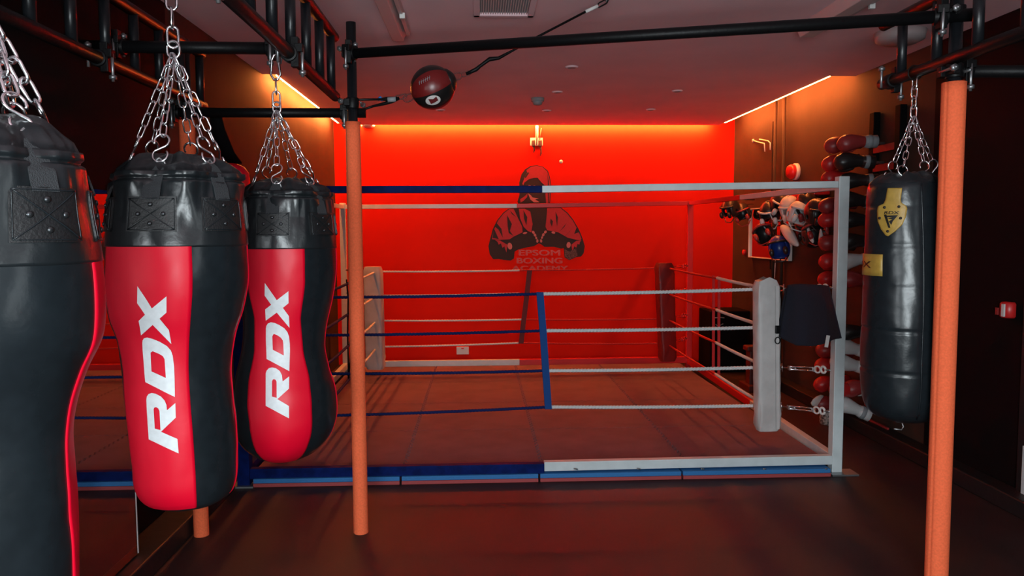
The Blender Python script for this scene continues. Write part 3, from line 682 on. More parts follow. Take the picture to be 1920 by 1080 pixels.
def make_bag(name, bag, zs, zr, zb, reds, label, apex, straps, letters=None, lsrc=None, tf=None, hi=.0, chk=1., patch=(20, .095), dome=.055, link=(.044, .020, .0025)):
    cx, r = bag.at(zs); t = thing(name, (cx, bag.Y, zb), label, 'punchbag', 'red and black punchbags on chains')
    # body
    mb = MB(); nz, nt = 110, 96; rows = []
    for i in range(nz+1):
        z = zb+(zs+.01-zb)*i/nz; rows.append([bag.pt(2*PI*j/nt, z) for j in range(nt)])
    mb.grid(rows, closed=True); mb.add(rows[0], [tuple(range(nt))])
    mb.build('body', M['vinyl'], t)
    for a, b in reds:
        panel(bag, R_(a), R_(b), zb+.012, zs+.002, tf=(tf if tf and a < 0 else None)).build('red_panel', M['redv'], t)
    # seam lines between black panels
    # cap
    mb = MB(); rows = []; nt = 144; nz = 60
    for i in range(nz+1):
        z = zs-.004+(zr-zs+.004)*i/nz; row = []; f = i/nz
        for j in range(nt):
            th = 2*PI*j/nt; o = .0045 if i else .0
            k = min(abs((th-R_(s)+PI) % (2*PI)-PI) for s in straps)       # distance to strap
            g = math.exp(-(k/.22)**2)
            o -= .016*g*max(0, (f-.45)/.55)**1.3                          # drawn in by the strap
            o += .010*(1-g)*max(0, (f-.55)/.45)*math.exp(-((k-.5)/.3)**2)
            ct, st_ = math.cos(th), math.sin(th); o += noise.noise(V(ct*3.2, st_*3.2, z*7+bag.Y*7))*.014*f+noise.noise(V(ct*10, st_*10, z*12+bag.Y))*.0065*f
            o -= .012*math.exp(-((f-.90)/.02)**2)*(1-.6*g)
            row.append(bag.pt(th, z, o))
        rows.append(row)
    cxr, rr = bag.at(zr); c = V(cxr, bag.Y, zr)
    for i in range(1, 15):
        f = i/14; row = []
        for j in range(nt):
            th = 2*PI*j/nt; v = rows[nz][j]-c
            w = noise.noise(V(math.cos(th)*3, math.sin(th)*3, f*3+bag.Y))*.018*math.sin(f*PI)+.006*math.sin(th*13+f*3)*math.sin(f*PI)*(1-f)
            row.append(c+V(v.x*(1-f**1.25), v.y*(1-f**1.25), dome*math.sin(min(1, f*1.15)*PI/2)+w-.010*math.exp(-((f-.06)/.05)**2)))
        rows.append(row)
    mb.grid(rows, closed=True); mb.build('cap', M['capv'], t)
    # patches and straps
    apex = Vector(apex)
    for s in straps:
        th0 = R_(s); hw = R_(patch[0]); ph = patch[1]; zc = zs+(zr-zs)*.42+hi; mb = MB(); rows = []
        for i in range(9):
            z = zc-ph/2+ph*i/8; rows.append([bag.pt(th0+hw*(-1+j/5), z, .009) for j in range(11)])
        lo = [[bag.pt(th0+hw*(-1+j/5), z, -.002) for j in range(11)] for z in (zc-ph/2,)]
        mb.grid(rows)
        rim = rows[0]+[r_[-1] for r_ in rows[1:]]+rows[-1][::-1][1:]+[r_[0] for r_ in rows[::-1][1:-1]]
        cc = V(bag.at(zc)[0], bag.Y, zc)
        rim2 = [p+(V(cc.x, cc.y, p.z)-p).normalized()*.011 for p in rim]; mb.grid([rim, rim2], closed=True)
        po = mb.build('reinforcing_patch', M['patch'], t)
        stt = MB()
        for fx in ((-1, -1, 1, 1), (-1, 1, 1, -1)):
            stt.tube([bag.pt(th0+hw*.92*(fx[0]+(fx[2]-fx[0])*k/12), zc+ph*.45*(fx[1]+(fx[3]-fx[1])*k/12), .0105) for k in range(13)], .0013, 6)
        for sg in (-1, 1):
            stt.tube([bag.pt(th0+hw*.92*(-1+k/6), zc+ph*.45*sg, .0105) for k in range(13)], .0011, 6)
            stt.tube([bag.pt(th0+hw*.92*sg, zc+ph*.45*(-1+k/6), .0105) for k in range(13)], .0011, 6)
        stt.build('stitching', M['vinyl'], po)
        for (a, b) in ((0, .55), (0, -.55), (-.5, 0), (.5, 0)):
            p = bag.pt(th0+hw*a, zc+ph/2*b, .009); nn = (p-V(bag.at(p.z)[0], bag.Y, p.z)).normalized()
            MB().lathe(p, [(.0062, 0), (.006, .003), (.003, .005)], 12, axis=nn).build('rivet', M['rivet'], po)
        # webbing: out of the patch, up over the rim to the ring
        cx_, rr_ = bag.at(zr); base = bag.pt(th0, zr, -.02); cen = V(cx_, bag.Y, zr); inw = (cen-base).normalized(); tan = V(-inw.y, inw.x, 0)
        path = [bag.pt(th0, zc+ph*.42, .010), bag.pt(th0, zc+ph*.8, .004), bag.pt(th0, zr-.03, -.004), bag.pt(th0, zr-.004, -.012), base+V(0, 0, .018)+inw*.006, base+V(0, 0, .030)+inw*.018]
        hws = [.024, .024, .023, .022, .016, .009]; mb = MB()
        mb.grid([[p+tan*(-w_), p+tan*w_, p+tan*w_+inw*.004, p-tan*w_+inw*.004] for p, w_ in zip(path, hws)], closed=True); mb.sm = [False]*len(mb.f)
        mb.build('strap', M['web'], t)
        dr_ = MB().tube([path[-1]-tan*.020-V(0, 0, .028), path[-1]-tan*.014-V(0, 0, .006), path[-1]+V(0, 0, .006), path[-1]+tan*.014-V(0, 0, .006), path[-1]+tan*.020-V(0, 0, .028)], .0028, 8)
        dr_.build('d_ring', M['steel'], t)
        e = path[-1]+V(0, 0, .0); up_ = (apex-e).normalized(); h1 = e+up_*.080*chk
        ch = chain(h1-up_*.008, apex, *link, ph=s).build('chain', M['chrome'], t, fix=False)
        shook(e-up_*.006, h1, tan*(1 if math.sin(th0) > 0 else -1)).build('s_hook', M['chrome'], ch, fix=False)
    # lettering
    for (a, b) in reds:
        pass
    src, dth, dz = lsrc
    for k, (o, hs) in enumerate(letters):
        vs, fs = tess(o, hs, 5 if bag.Y > 2.5 else 6); uv = [src.inv(x, y) for x, y in vs]
        MB().add([bag.pt(th+dth, z+dz, .0042) for th, z in uv], fs).build('letter_print', M['white'], t, fix=False)
    return t
def red_behind(bag): pass
# bag 2 (middle)
YB2 = 2.33
b2 = Bag(YB2, [(318, 226, 443), (330, 222, 446), (365, 216, 449), (400, 213, 453), (465, 207, 460), (530, 207, 462), (585, 214, 452), (630, 228, 438), (680, 236, 431), (740, 241, 433), (800, 246, 438), (860, 252, 441), (895, 256, 441), (918, 266, 436), (930, 278, 428), (938, 292, 414)])
z2s = mz(340, 461, YB2-.2); z2r = mz(340, 322, YB2-.1); z2b = mz(340, 938, YB2)
ap2 = P(325, 100, YB2)
bag2 = make_bag('punchbag', b2, z2s, z2r, z2b+.0, [(-73, 10), (80, 165)], 'red and black tapered punchbag in the middle with a large white lettered red panel', ap2, (-21, 39, 99, 159, 219, 279), G2, (b2, 0, 0))
for (o, hs) in G2: pass
def hanger(t, apex, top, big=True):
    apex = Vector(apex); top = Vector(top)
    MB().tube(link_pts(apex+V(0, 0, .01), V(0, 0, 1), V(1, 0, 0), .05, .036), .0042, 8, closed=True).build('apex_ring', M['chrome'], t, fix=False)
    chain(apex+V(0, 0, .015), top, .062, .030, .0042).build('top_chain', M['chrome'], t, fix=False)
hanger(bag2, ap2, V(ap2.x, ap2.y, 2.26))
lp = MB().tube([(ap2.x+.0, 2.33+.035*math.cos(q), 2.272+.035*math.sin(q)) for q in [2*PI*k/20 for k in range(20)]], .004, 8, closed=True); lp.build('tube_loop', M['chrome'], bag2, fix=False)
rg = MB().tube([P(352+8*math.cos(q), 945+4*math.sin(q)-6, YB2-.0) for q in [2*PI*k/16 for k in range(16)]], .0022, 6, closed=True); rg.build('base_ring', M['steel'], bag2, fix=False)
# bag 1 (nearest)
YB1 = 1.49; C1 = -20
def mir(py, xr, c=C1): return (py, 2*c-xr, xr)
b1 = Bag(YB1, [mir(268, 118), mir(285, 134), mir(330, 146), mir(400, 156), mir(480, 168), mir(540, 175), mir(600, 177), mir(650, 171), mir(700, 150), mir(760, 130), mir(820, 121), mir(880, 123), mir(960, 128), mir(1080, 131), mir(1180, 130), mir(1230, 120), mir(1260, 90)])
z1s = mz(80, 498, YB1-.19); z1r = mz(60, 276, YB1-.08); z1b = mz(0, 1258, YB1)
ap1 = P(-24, 28, YB1)
b1m = Bag(YB1, [mir(268, 118)]*2); 
bag1 = make_bag('punchbag', b1, z1s, z1r, z1b, [(62, 148)], 'black punchbag with a thin red edge cropped by the left picture edge', ap1, (29, 89, 149, 209, 269, -31), G2, (b2, R_(136), z1s-z2s), hi=-.0, patch=(20.5, .098), dome=.07, link=(.050, .024, .0036))
hanger(bag1, ap1, V(ap1.x, ap1.y, 2.26))
# bag 3 (peanut shaped)
YB3 = 3.1
b3 = Bag(YB3, [(352, 462, 612), (362, 456, 618), (400, 452, 622), (465, 448, 629), (510, 449, 629), (560, 454, 622), (610, 458, 611), (650, 455, 608), (690, 446, 616), (725, 439, 627), (760, 436, 631), (795, 440, 628), (825, 452, 614), (845, 472, 594), (857, 495, 570), (862, 510, 554)])
z3s = mz(540, 466, YB3-.18); z3r = mz(540, 358, YB3-.1); z3b = mz(530, 861, YB3)
def tf3(z):
    prof = sorted([(mz(520, y, YB3-.18), l, r_) for y, l, r_ in ((466, 466, 573), (530, 472, 572), (600, 482, 563), (660, 480, 566), (720, 468, 576), (760, 466, 578), (800, 470, 578), (830, 478, 566), (855, 498, 548), (863, 508, 536))])
    z = max(mz(520, 790, YB3-.18), min(prof[-1][0], z))
    for i in range(len(prof)-1):
        if z <= prof[i+1][0]: break
    f = (z-prof[i][0])/(prof[i+1][0]-prof[i][0]); f = f*f*(3-2*f)*.5+f*.5; l = prof[i][1]*(1-f)+prof[i+1][1]*f; r_ = prof[i][2]*(1-f)+prof[i+1][2]*f
    cx, r = b3.at(z); ctr = 960+0; pc_ = None
    # convert photo columns to angles around the bag
    cpx = 899+cx/YB3*1440; rp = r/YB3*1440
    return math.asin(max(-.96, min(.96, (l-cpx)/rp*.97))), math.asin(max(-.96, min(.96, (r_-cpx)/rp*.97)))
ap3 = P(519, 207, YB3)
bag3 = make_bag('punchbag', b3, z3s, z3r, z3b, [(-54, 22), (84, 160)], 'red and black peanut shaped punchbag hanging behind, nearest the left orange post', ap3, (-16, 47, 104, 164, 224, 284), G3, (b3, 0, 0), tf=tf3, patch=(19.5, .088), dome=.05, link=(.045, .020, .0025))
hk = P(514, 96, YB3)
MB().tube(link_pts(ap3+V(0, 0, .01), V(0, 0, 1), V(1, 0, 0), .045, .03), .004, 8, closed=True).build('apex_ring', M['chrome'], bag3, fix=False)
cb_ = P(517, 150, YB3); chain(ap3+V(0, 0, .012), cb_+V(0, 0, .006), .062, .028, .004).build('top_chain', M['chrome'], bag3, fix=False)
kt = P(517, 105, YB3)
MB().tube([cb_+V(-.006, 0, 0), cb_+V(.006, 0, 0), cb_+V(.019, 0, .02), cb_+V(.012, 0, .075), kt+V(.006, 0, .004), kt+V(-.006, 0, .004), cb_+V(-.014, 0, .075), cb_+V(-.018, 0, .02)], .005, 8, closed=True).build('carabiner', M['chrome'], bag3, fix=False)
zt = P(520, 91, 3.2).z; xk = kt.x
MB().tube([(xk, 3.15+.04*math.cos(q), (zt+kt.z)/2+.003+(.05)*math.sin(q)) for q in [2*PI*k/20 for k in range(20)]], .0045, 8, closed=True).build('tube_loop', M['steel'], bag3, fix=False)
# right hand bag
YB4 = 3.2
b4 = Bag(YB4, [(345, 1637, 1755), (352, 1634, 1758), (380, 1632, 1760), (450, 1629, 1765), (560, 1625, 1768), (650, 1622, 1768), (720, 1622, 1766), (755, 1626, 1760), (775, 1638, 1748), (786, 1655, 1730)])
z4r = mz(1697, 342, YB4-.06); z4b = mz(1697, 790, YB4-.05); cx4, r4 = b4.at(z4r)
b4.rows[-1] = (z4r, b4.rows[-1][1], b4.rows[-1][2]); b4.rows[0] = (z4b, b4.rows[0][1], b4.rows[0][2])
bag4 = thing('punchbag', (cx4, YB4, z4b), 'plain black long punchbag with gold shield badge hanging at the right', 'punchbag')
mb = MB(); rows = []; nz = 120; seams = [mz(1700, y, YB4-.14) for y in (499, 543, 622, 702)]
seams = [mz(1700, y, YB4-.14) for y in (385, 459, 540, 622, 702)]
for i in range(nz+1):
    z = z4b+(z4r-z4b)*i/nz; g = -.0045*sum(math.exp(-((z-q)/.0035)**2) for q in seams)+.003
    rows.append([b4.pt(2*PI*j/96, z, g) for j in range(96)])
mb.grid(rows, closed=True); mb.add(rows[0], [tuple(range(96))])
mb.build('body', M['vinyl'], bag4)
mb = MB(); rows = []
for i in range(14):
    f = i/13; row = []
    for j in range(96):
        th = 2*PI*j/96; p = b4.pt(th, z4r, .004+.004*math.sin(th*9)); v = p-V(cx4, YB4, z4r)
        row.append(V(cx4+v.x*(1-f**1.6), YB4+v.y*(1-f**1.6), z4r-.004+.045*math.sin(min(1, f*1.3)*PI/2)+.009*noise.noise(V(math.cos(th)*4, math.sin(th)*4, f*3))*math.sin(f*PI)*2))
    rows.append(row)
mb.grid(rows, closed=True); mb.build('cap', M['capv'], bag4)
MB().tube([b4.pt(R_(22)+R_(1)*k/10, z4b+.03+(z4r-z4b-.04)*k/30, .004) for k in range(31)], .0035, 8).build('side_seam', M['vinyl'], bag4)
def decal(bag, px_poly, off, mk, name, par, holes=(), e=5, th=.003):
    vs, fs = tess(px_poly, list(holes), e); uv = [bag.inv(x, y) for x, y in vs]
    mb = MB().add([bag.pt(a, z, off) for a, z in uv], fs)
    return mb.build(name, M[mk], par, fix=False, solid=th if th else 0)
def cx_(pts, ox=1620, oy=340, s=5.68): return [(ox+x/s, oy+y/s) for x, y in pts]
sh = decal(b4, cx_([(258,72),(408,72),(393,200),(400,228),(450,262),(460,290),(445,380),(410,460),(340,530),(265,585),(240,575),(190,510),(155,420),(150,310),(160,265),(215,238),(235,200)]), .0065, 'gold', 'shield_badge', bag4, th=.003)
decal(b4, cx_([(222,355),(250,352),(292,495),(270,495)]), .0095, 'ink', 'emblem', sh, th=.0)
decal(b4, cx_([(255,365),(368,360),(315,425),(300,465),(275,425),(310,405),(262,395),(310,385),(258,380)]), .0095, 'ink', 'emblem', sh, th=.0)
def btext(bag, s, box, par, mk='ink', sk=.25, off=.0095, ox=1620, oy=340, sc=5.68, e=None):
    vs, fs = text_mesh(s, .02); x0, x1, y0, y1 = box; mb = MB(); pts = []
    for u, v in vs:
        x = x0+(x1-x0)*u+sk*(y1-y0)*(v-.5); y = y1+(y0-y1)*v; a, z = bag.inv(ox+x/sc, oy+y/sc); pts.append(bag.pt(a, z, off))
    mb.add(pts, fs); return mb.build('lettering', M[mk], par, fix=False)
btext(b4, 'RDX', (228, 380, 318, 350), sh)
for (x, y) in ((228, 278), (375, 270), (178, 392), (392, 392), (263, 532)):
    a, z = b4.inv(1620+x/5.68, 340+y/5.68); p = b4.pt(a, z, .008); MB().lathe(p, [(.006, 0), (.005, .004)], 10, axis=(p-V(b4.at(z)[0], YB4, z))).build('rivet', M['ink'], sh)
a1, zz1 = b4.inv(1657, 477); a0 = R_(-88-24); zz0 = b4.inv(1655, 518)[1]
mb = MB().grid([[b4.pt(a0+(a1-a0)*j/16, z, .006) for j in range(17)] for z in (zz0, zz0+(zz1-zz0)*.33, zz0+(zz1-zz0)*.66, zz1)])
lb = mb.build('gold_label', M['gold'], bag4, fix=False, solid=.002)
vs, fs = text_mesh('RDX', .02)
MB().add([b4.pt(R_(-112)+(R_(62))*u, zz0+(zz1-zz0)*(.36+.30*v), .0085) for u, v in vs], fs).build('lettering', M['ink'], lb, fix=False)
ap4 = P(1713, 218, YB4)
for (px, py, ph) in ((1668, 326, 0), (1690, 334, 1), (1737, 326, .5), (1755, 322, .2)):
    e = P(px, py, YB4+(-.06 if px in (1690, 1737) else .03)); u_ = (ap4-e).normalized()
    ch = chain(e+u_*.05, ap4, .040, .019, .0024, ph=ph).build('chain', M['chrome'], bag4, fix=False)
    shook(e-u_*.03, e+u_*.055, V(1 if px > 1700 else -1, 0, 0), .003).build('s_hook', M['chrome'], ch, fix=False)
chain(ap4-V(0, 0, .01), V(ap4.x, ap4.y, 2.19), .055, .026, .0036).build('top_chain', M['chrome'], bag4, fix=False)
MB().tube([(ap4.x+.030*math.cos(q), ap4.y, 2.205+.030*math.sin(q)) for q in [2*PI*k/20 for k in range(20)]], .003, 8, closed=True).build('tube_loop', M['tube'], bag4, fix=False)
MB().tube([P(1690, 790, YB4-.02), P(1694, 800, YB4-.02), P(1690, 806, YB4-.02), P(1676, 804, YB4-.02)], .003, 6).build('base_ring', M['steel'], bag4)
# red round bag behind bags 2 and 3, hung on black straps from the lower cross tube
p = P(427, 346, 4.25); q = P(400, 216, 3.97)
t = thing('maize_bag', (p.x, 4.25, p.z), 'red round-topped bag on a black strap just visible between the two lettered punchbags', 'punchbag')
rb = [(.002, .115), (.05, .112), (.09, .095), (.112, .06), (.118, .0), (.118, -.10), (.10, -.16), (.05, -.19), (.002, -.195)]
MB().lathe(p, rb, 32).build('shell', M['redv'], t)
MB().grid([[V(q.x-.025, 4.0, q.z+.02), V(q.x+.025, 4.0, q.z+.02)], [V(q.x-.045, 4.05, q.z-.06), V(q.x+.03, 4.05, q.z-.06)], [V(q.x-.05, 4.2, p.z+.16), V(q.x+.03, 4.2, p.z+.16)], [V(q.x-.02, 4.25, p.z+.115), V(q.x+.05, 4.25, p.z+.115)]]).build('strap', M['black'], t, solid=.01)
# ------------------------------------------------------------------ double end ball
YBL = 4.05; bc_ = P(811, 164, YBL); Rb = .111
dv = (P(852, 147, YBL)-P(772, 182, YBL)).normalized(); yy = V(0, 1, 0); zz = yy.cross(dv)*-1; zz = dv.cross(yy)*-1
if zz.z < 0: zz = -zz
t = thing('double_end_ball', bc_, 'round red and black punch ball stretched on cords below the ceiling', 'punch ball')
for par_i, (mk, nme, sel) in enumerate((('ballb', 'black_shell', 0), ('ballr', 'red_gore', 1))):
    mb = MB(); nt, nphi = 96, 48; Rr = Rb if sel == 0 else Rb+.0012
    def bp(ph, la):  # ph around cord axis, la along
        return bc_+dv*math.cos(la)*Rr*1.03+(zz*math.sin(ph)-yy*math.cos(ph))*math.sin(la)*Rr
    if sel == 0: mb.grid([[bp(2*PI*j/nt, PI*i/nphi+1e-4) for j in range(nt)] for i in range(nphi+1)], closed=True)
    else:
        for (a, b) in ((R_(-25), R_(35)), (R_(-120), R_(-75)), (R_(150), R_(200))):
            mb.grid([[bp(a+(b-a)*j/20, R_(28)+(PI-R_(30))*i/nphi) for j in range(21)] for i in range(nphi+1)])
    mb.build(nme, M[mk], t)
MB().lathe(bc_+dv*Rb*.80, [(Rb*.60, .0), (Rb*.52, .016), (Rb*.30, .034), (Rb*.16, .040)], 32, axis=dv).build('leather_collar', M['ballb'], t)
Rr = Rb+.003
e = [bc_+((P(811+x, 164+y, YBL)-bc_)) for x, y in ellp] if False else None
bd = MB(); pts = []
for k in range(28):
    qk = 2*PI*k/28; px = 812+14.2*math.cos(qk)*math.cos(-.15)-9*math.sin(qk)*math.sin(-.15); py = 188+14.2*math.cos(qk)*math.sin(-.15)+9*math.sin(qk)*math.cos(-.15)
    pts.append((px, py))
def sph(px, py, R):
    d = ray(px, py).normalized(); oc = CAMP-bc_; b = oc.dot(d); dd = b*b-oc.dot(oc)+R*R; return CAMP+d*(-b-math.sqrt(max(dd, 0)))
vs, fs = tess(pts, [], 3); lbd = MB().add([sph(x, y, Rb+.0035) for x, y in vs], fs).build('round_label', M['paper'], t, fix=False)
vs, fs = tess([(803, 186), (812, 186), (818, 181), (822, 188), (814, 193), (808, 195)], [], 3); MB().add([sph(x, y, Rb+.005) for x, y in vs], fs).build('label_emblem', M['spr'], lbd, fix=False)
st = MB()
for k in range(6):
    x0 = 786+k*3.8; y0 = 155-k*1.9; st.tube([sph(x0, y0-4, Rb+.003), sph(x0+.6, y0+4, Rb+.003)], .0012, 5)
st.tube([sph(785, 155, Rb+.003), sph(796, 150, Rb+.003), sph(807, 144, Rb+.003)], .001, 5); st.build('lacing', M['ggrey'], t)
cd_ = MB(); e1 = bc_+dv*Rb*1.03; e2 = bc_-dv*Rb*1.03
for (e, s) in ((e1, 1), (e2, -1)):
    MB().tube(link_pts(e+dv*s*.022, dv*s, zz, .055, .034), .003, 6, closed=True).build('end_loop', M['bred'], t)

cr = MB(); pa = P(868, 138, YBL); pb = P(882, 137, YBL); cr.tube(link_pts((e1+dv*.05+pb)/2, (pb-e1).normalized(), zz, .05, .02), .0025, 6, closed=True)
cr.build('snap_link', M['bred'], t)
top_anchor = G(1145, -4, ZC); 
seg = [P(874, 139, YBL), P(893, 130, YBL), P(900, 124, YBL), P(915, 113, YBL), P(918, 111, YBL), P(935, 109, YBL), P(961, 95, YBL), P(1000, 73, YBL), P(1098, 22, YBL)]
MB().tube(seg, .006, 8, rs=[.009, .011, .009, .010, .012, .009, .006, .006, .006]).build('elastic_cord', M['tube'], t)
MB().tube([P(1098, 22, YBL), P(1121, 11, YBL)], .009, 8).build('cord_whipping', M['paper'], t)
MB().tube(link_pts(P(1130, 6, YBL), (P(1138, 2, YBL)-P(1121, 11, YBL)).normalized(), V(0, 0, 1), .06, .022), .004, 6, closed=True).build('snap_hook', M['tube'], t)
MB().tube([P(1137, 2, YBL), top_anchor], .005, 6).build('anchor_hook', M['steel'], t)
cr = MB(); a = P(762, 180, YBL); cr.tube(link_pts(P(752, 182, YBL), (P(742, 184, YBL)-P(762, 180, YBL)).normalized(), V(0, 0, 1), .06, .022), .003, 6, closed=True); cr.build('snap_link', M['bred'], t)
MB().tube([P(749, 184, YBL), P(735, 190, YBL), P(722, 194, YBL), P(700, 199, 3.99), P(682, 205, 3.97)], .006, 8, rs=[.008, .010, .009, .006, .006]).build('elastic_cord', M['tube'], t)
MB().tube([P(745, 185, YBL), P(726, 186, YBL), P(714, 186, 4.02), P(672, 187, 3.93)], .006, 8, rs=[.011, .012, .006, .006]).build('elastic_cord', M['tube'], t)
MB().tube([P(718, 188, 4.03), P(713, 184, 4.03), P(708, 187, 4.03)], .009, 8, rs=[.007, .012, .007]).build('tape_knot', M['bluetape'], t)
MB().tube([P(742, 186, 4.04), P(727, 187, 4.04)], .013, 8).build('tape_wrap', M['ggrey'], t)
# ------------------------------------------------------------------ right wall furniture
g = XP(1481, 322, 2.93)
t = thing('fire_bell', g, 'round red fire alarm bell on the dark right wall', 'fire alarm')
MB().lathe((3.0, g.y, g.z), [(.078, 0), (.078, .03), (.07, .034)], 32, axis=(-1, 0, 0)).build('back_ring', M['wplast'], t)
MB().lathe((2.968, g.y, g.z), [(.068, 0), (.070, .03), (.055, .055), (.02, .062)], 32, axis=(-1, 0, 0)).build('gong', M['redplast'], t)
# pipes
a = XP(1470, 198, 2.96)
for k, dy in enumerate((.0, .22)):
    ypp = a.y+dy; zt_ = 2.855; zb_ = .10
    tag(MB().tube([(2.965, ypp, zb_), (2.965, ypp, zt_)], .016, 12).build('conduit_pipe', M['dark']), ('dark conduit pipe on the right wall nearer the alarm bell', 'dark conduit pipe on the right wall farther from the alarm bell')[k], 'pipe', 'conduits on the right wall')
y0 = XP(1451, 260, 3.0).y
struct(MB().box((2.99, y0, 1.9), (.02, .012, 1.5)).build('trim_2', M['dark']))
# bracket hooks
g = XP(1428, 268, 2.97)
t = thing('wall_bracket', (3.0, g.y, g.z), 'pale wall bracket with two downward arms high on the right wall', 'bracket')
def xw(px, py, x): return XP(px, py, x)
mb = MB(); mb.tube([xw(1412, 263, 2.99), xw(1420, 266, 2.97), xw(1433, 269, 2.95), xw(1434, 284, 2.95)], .006, 8); mb.tube([xw(1424, 261, 2.99), xw(1440, 264, 2.95), xw(1444, 268, 2.95), xw(1444, 281, 2.95)], .006, 8); mb.build('arm', M['wplast'], t)
MB().lathe(xw(1413, 264, 3.0), [(.02, 0), (.018, .012)], 12, axis=(-1, 0, 0)).build('wall_fixing', M['wplast'], t)
# framed board
a = XP(1406, 437, 2.97); b = XP(1481, 437, 2.97); z1_ = XP(1410, 392, 2.97).z; z0_ = XP(1410, 482, 2.97).z
t = thing('framed_mirror', (2.97, (a.y+b.y)/2, z0_), 'white framed wall mirror reflecting red behind the hanging headguards', 'mirror')
MB().box((2.985, (a.y+b.y)/2, (z0_+z1_)/2), (.02, a.y-b.y, z1_-z0_)).build('mirror_glass', M['mirror'], t)
fr = MB()
for z in (z0_, z1_): fr.box((2.975, (a.y+b.y)/2, z), (.04, a.y-b.y+.01, .010))
for y in (a.y, b.y): fr.box((2.975, y, (z0_+z1_)/2), (.04, .012, z1_-z0_))
fr.build('frame', M['wplast'], t, bevel=.002)
# red shelf board
a = XP(1481, 364, 2.9); b = XP(1535, 360, 2.9)
tag(MB().box((2.93, (a.y+b.y)/2, a.z), (.14, abs(a.y-b.y), .07)).build('wall_shelf', M['redplast'], bevel=.006), 'small red shelf on the right wall above the headguards', 'shelf')
g = XP(1393, 473, 2.97)
tag(MB().lathe((3.0, g.y, g.z), [(.03, 0), (.03, .03), (.02, .035)], 20, axis=(-1, 0, 0)).build('call_button', M['redplast']), 'tiny round red button on the dark wall below the far headguards', 'button')
# black speaker cabinet
a = P(1327, 700, 8.2)
t = thing('speaker_cabinet', (2.72, 8.42, 0), 'large black cabinet in the far right corner behind the ring', 'cabinet')
MB().box((2.72, 8.42, .34), (.44, .44, .67)).build('body', M['black'], t, bevel=.01)
MB().tube([P(1340, 596, 8.19), P(1350, 595, 8.19), P(1358, 596, 8.19)], .006, 6).build('badge', M['ggrey'], t)
MB().tube([P(1342, 608, 8.19), P(1346, 612, 8.19), P(1356, 607, 8.19)], .005, 6).build('badge', M['ggrey'], t)
# dark red stand
a = G(1402, 730); t = thing('weight_stand', (a.x+.1, a.y, 0), 'dark red metal stand on the floor outside the right ropes', 'stand')
MB().box((a.x+.08, a.y, .03), (.24, .30, .06)).build('foot', M['bred'], t, bevel=.006)
MB().box((a.x+.04, a.y, .22), (.09, .12, .34)).build('column', M['bred'], t, bevel=.01)
MB().box((a.x+.13, a.y+.05, .30), (.06, .08, .50)).build('column', M['bred'], t, bevel=.01)
MB().box((a.x+.06, a.y-.02, .41), (.20, .14, .05)).build('saddle', M['bred'], t, bevel=.012)
# gloves ------------------------------------------------------------
def glove(loc, rz, ry, mk, cuff, label, grp='boxing gloves on the right wall rack', sc=1., band=None, rx=0.):
    """fist points along local -X, cuff toward +X"""
    t = thing('boxing_glove', loc, label, 'boxing glove', grp)
    Mx = Matrix.Translation(loc) @ Matrix.Rotation(rz, 4, 'Z') @ Matrix.Rotation(ry, 4, 'Y') @ Matrix.Rotation(rx, 4, 'X') @ Matrix.Scale(sc, 4)
    prof = [(-.135, .004, .004, -.012), (-.131, .024, .022, -.012), (-.118, .044, .040, -.010), (-.095, .058, .052, -.006), (-.065, .064, .058, -.002), (-.03, .060, .055, 0), (.0, .052, .048, 0), (.03, .044, .040, .002), (.055, .040, .036, .002)]
    mb = MB(); rows = []
    for (x, a, b, dz) in prof:
        row = []
        for k in range(20):
            q = 2*PI*k/20; row.append(Mx @ V(x, a*math.cos(q), b*math.sin(q)+dz-.012*(1 if math.sin(q) < -.5 and -.1 < x < -.03 else 0)))
        rows.append(row)
    mb.grid(rows, closed=True); mb.add(rows[0], [tuple(range(20))]); mb.add(rows[-1], [tuple(range(20))]); mb.build('fist', M[mk], t, sub=1)
    th = [(.02, .045, -.015), (-.01, .062, -.022), (-.045, .068, -.030), (-.075, .060, -.036), (-.09, .048, -.040)]
    MB().tube([Mx @ V(*p_) for p_ in th], .02, 12, rs=[.014*sc, .021*sc, .023*sc, .020*sc, .010*sc]).build('thumb', M[mk], t, sub=1)
    rows = []
    for (x, a, b) in ((.050, .041, .037), (.052, .044, .040), (.10, .046, .042), (.135, .048, .044), (.137, .042, .038), (.12, .038, .034)):
        rows.append([Mx @ V(x, a*math.cos(2*PI*k/20), b*math.sin(2*PI*k/20)) for k in range(20)])
    cf = MB().grid(rows, closed=True).build('cuff', M[cuff], t)
    if band:
        rows = []
        for (x, a, b) in ((.070, .0455, .0415), (.071, .049, .045), (.098, .050, .046), (.099, .0465, .0425)):
            rows.append([Mx @ V(x, a*math.cos(2*PI*k/20), b*math.sin(2*PI*k/20)) for k in range(20)])
        MB().grid(rows, closed=True).build('cuff_strap', M[band], cf)
    return t
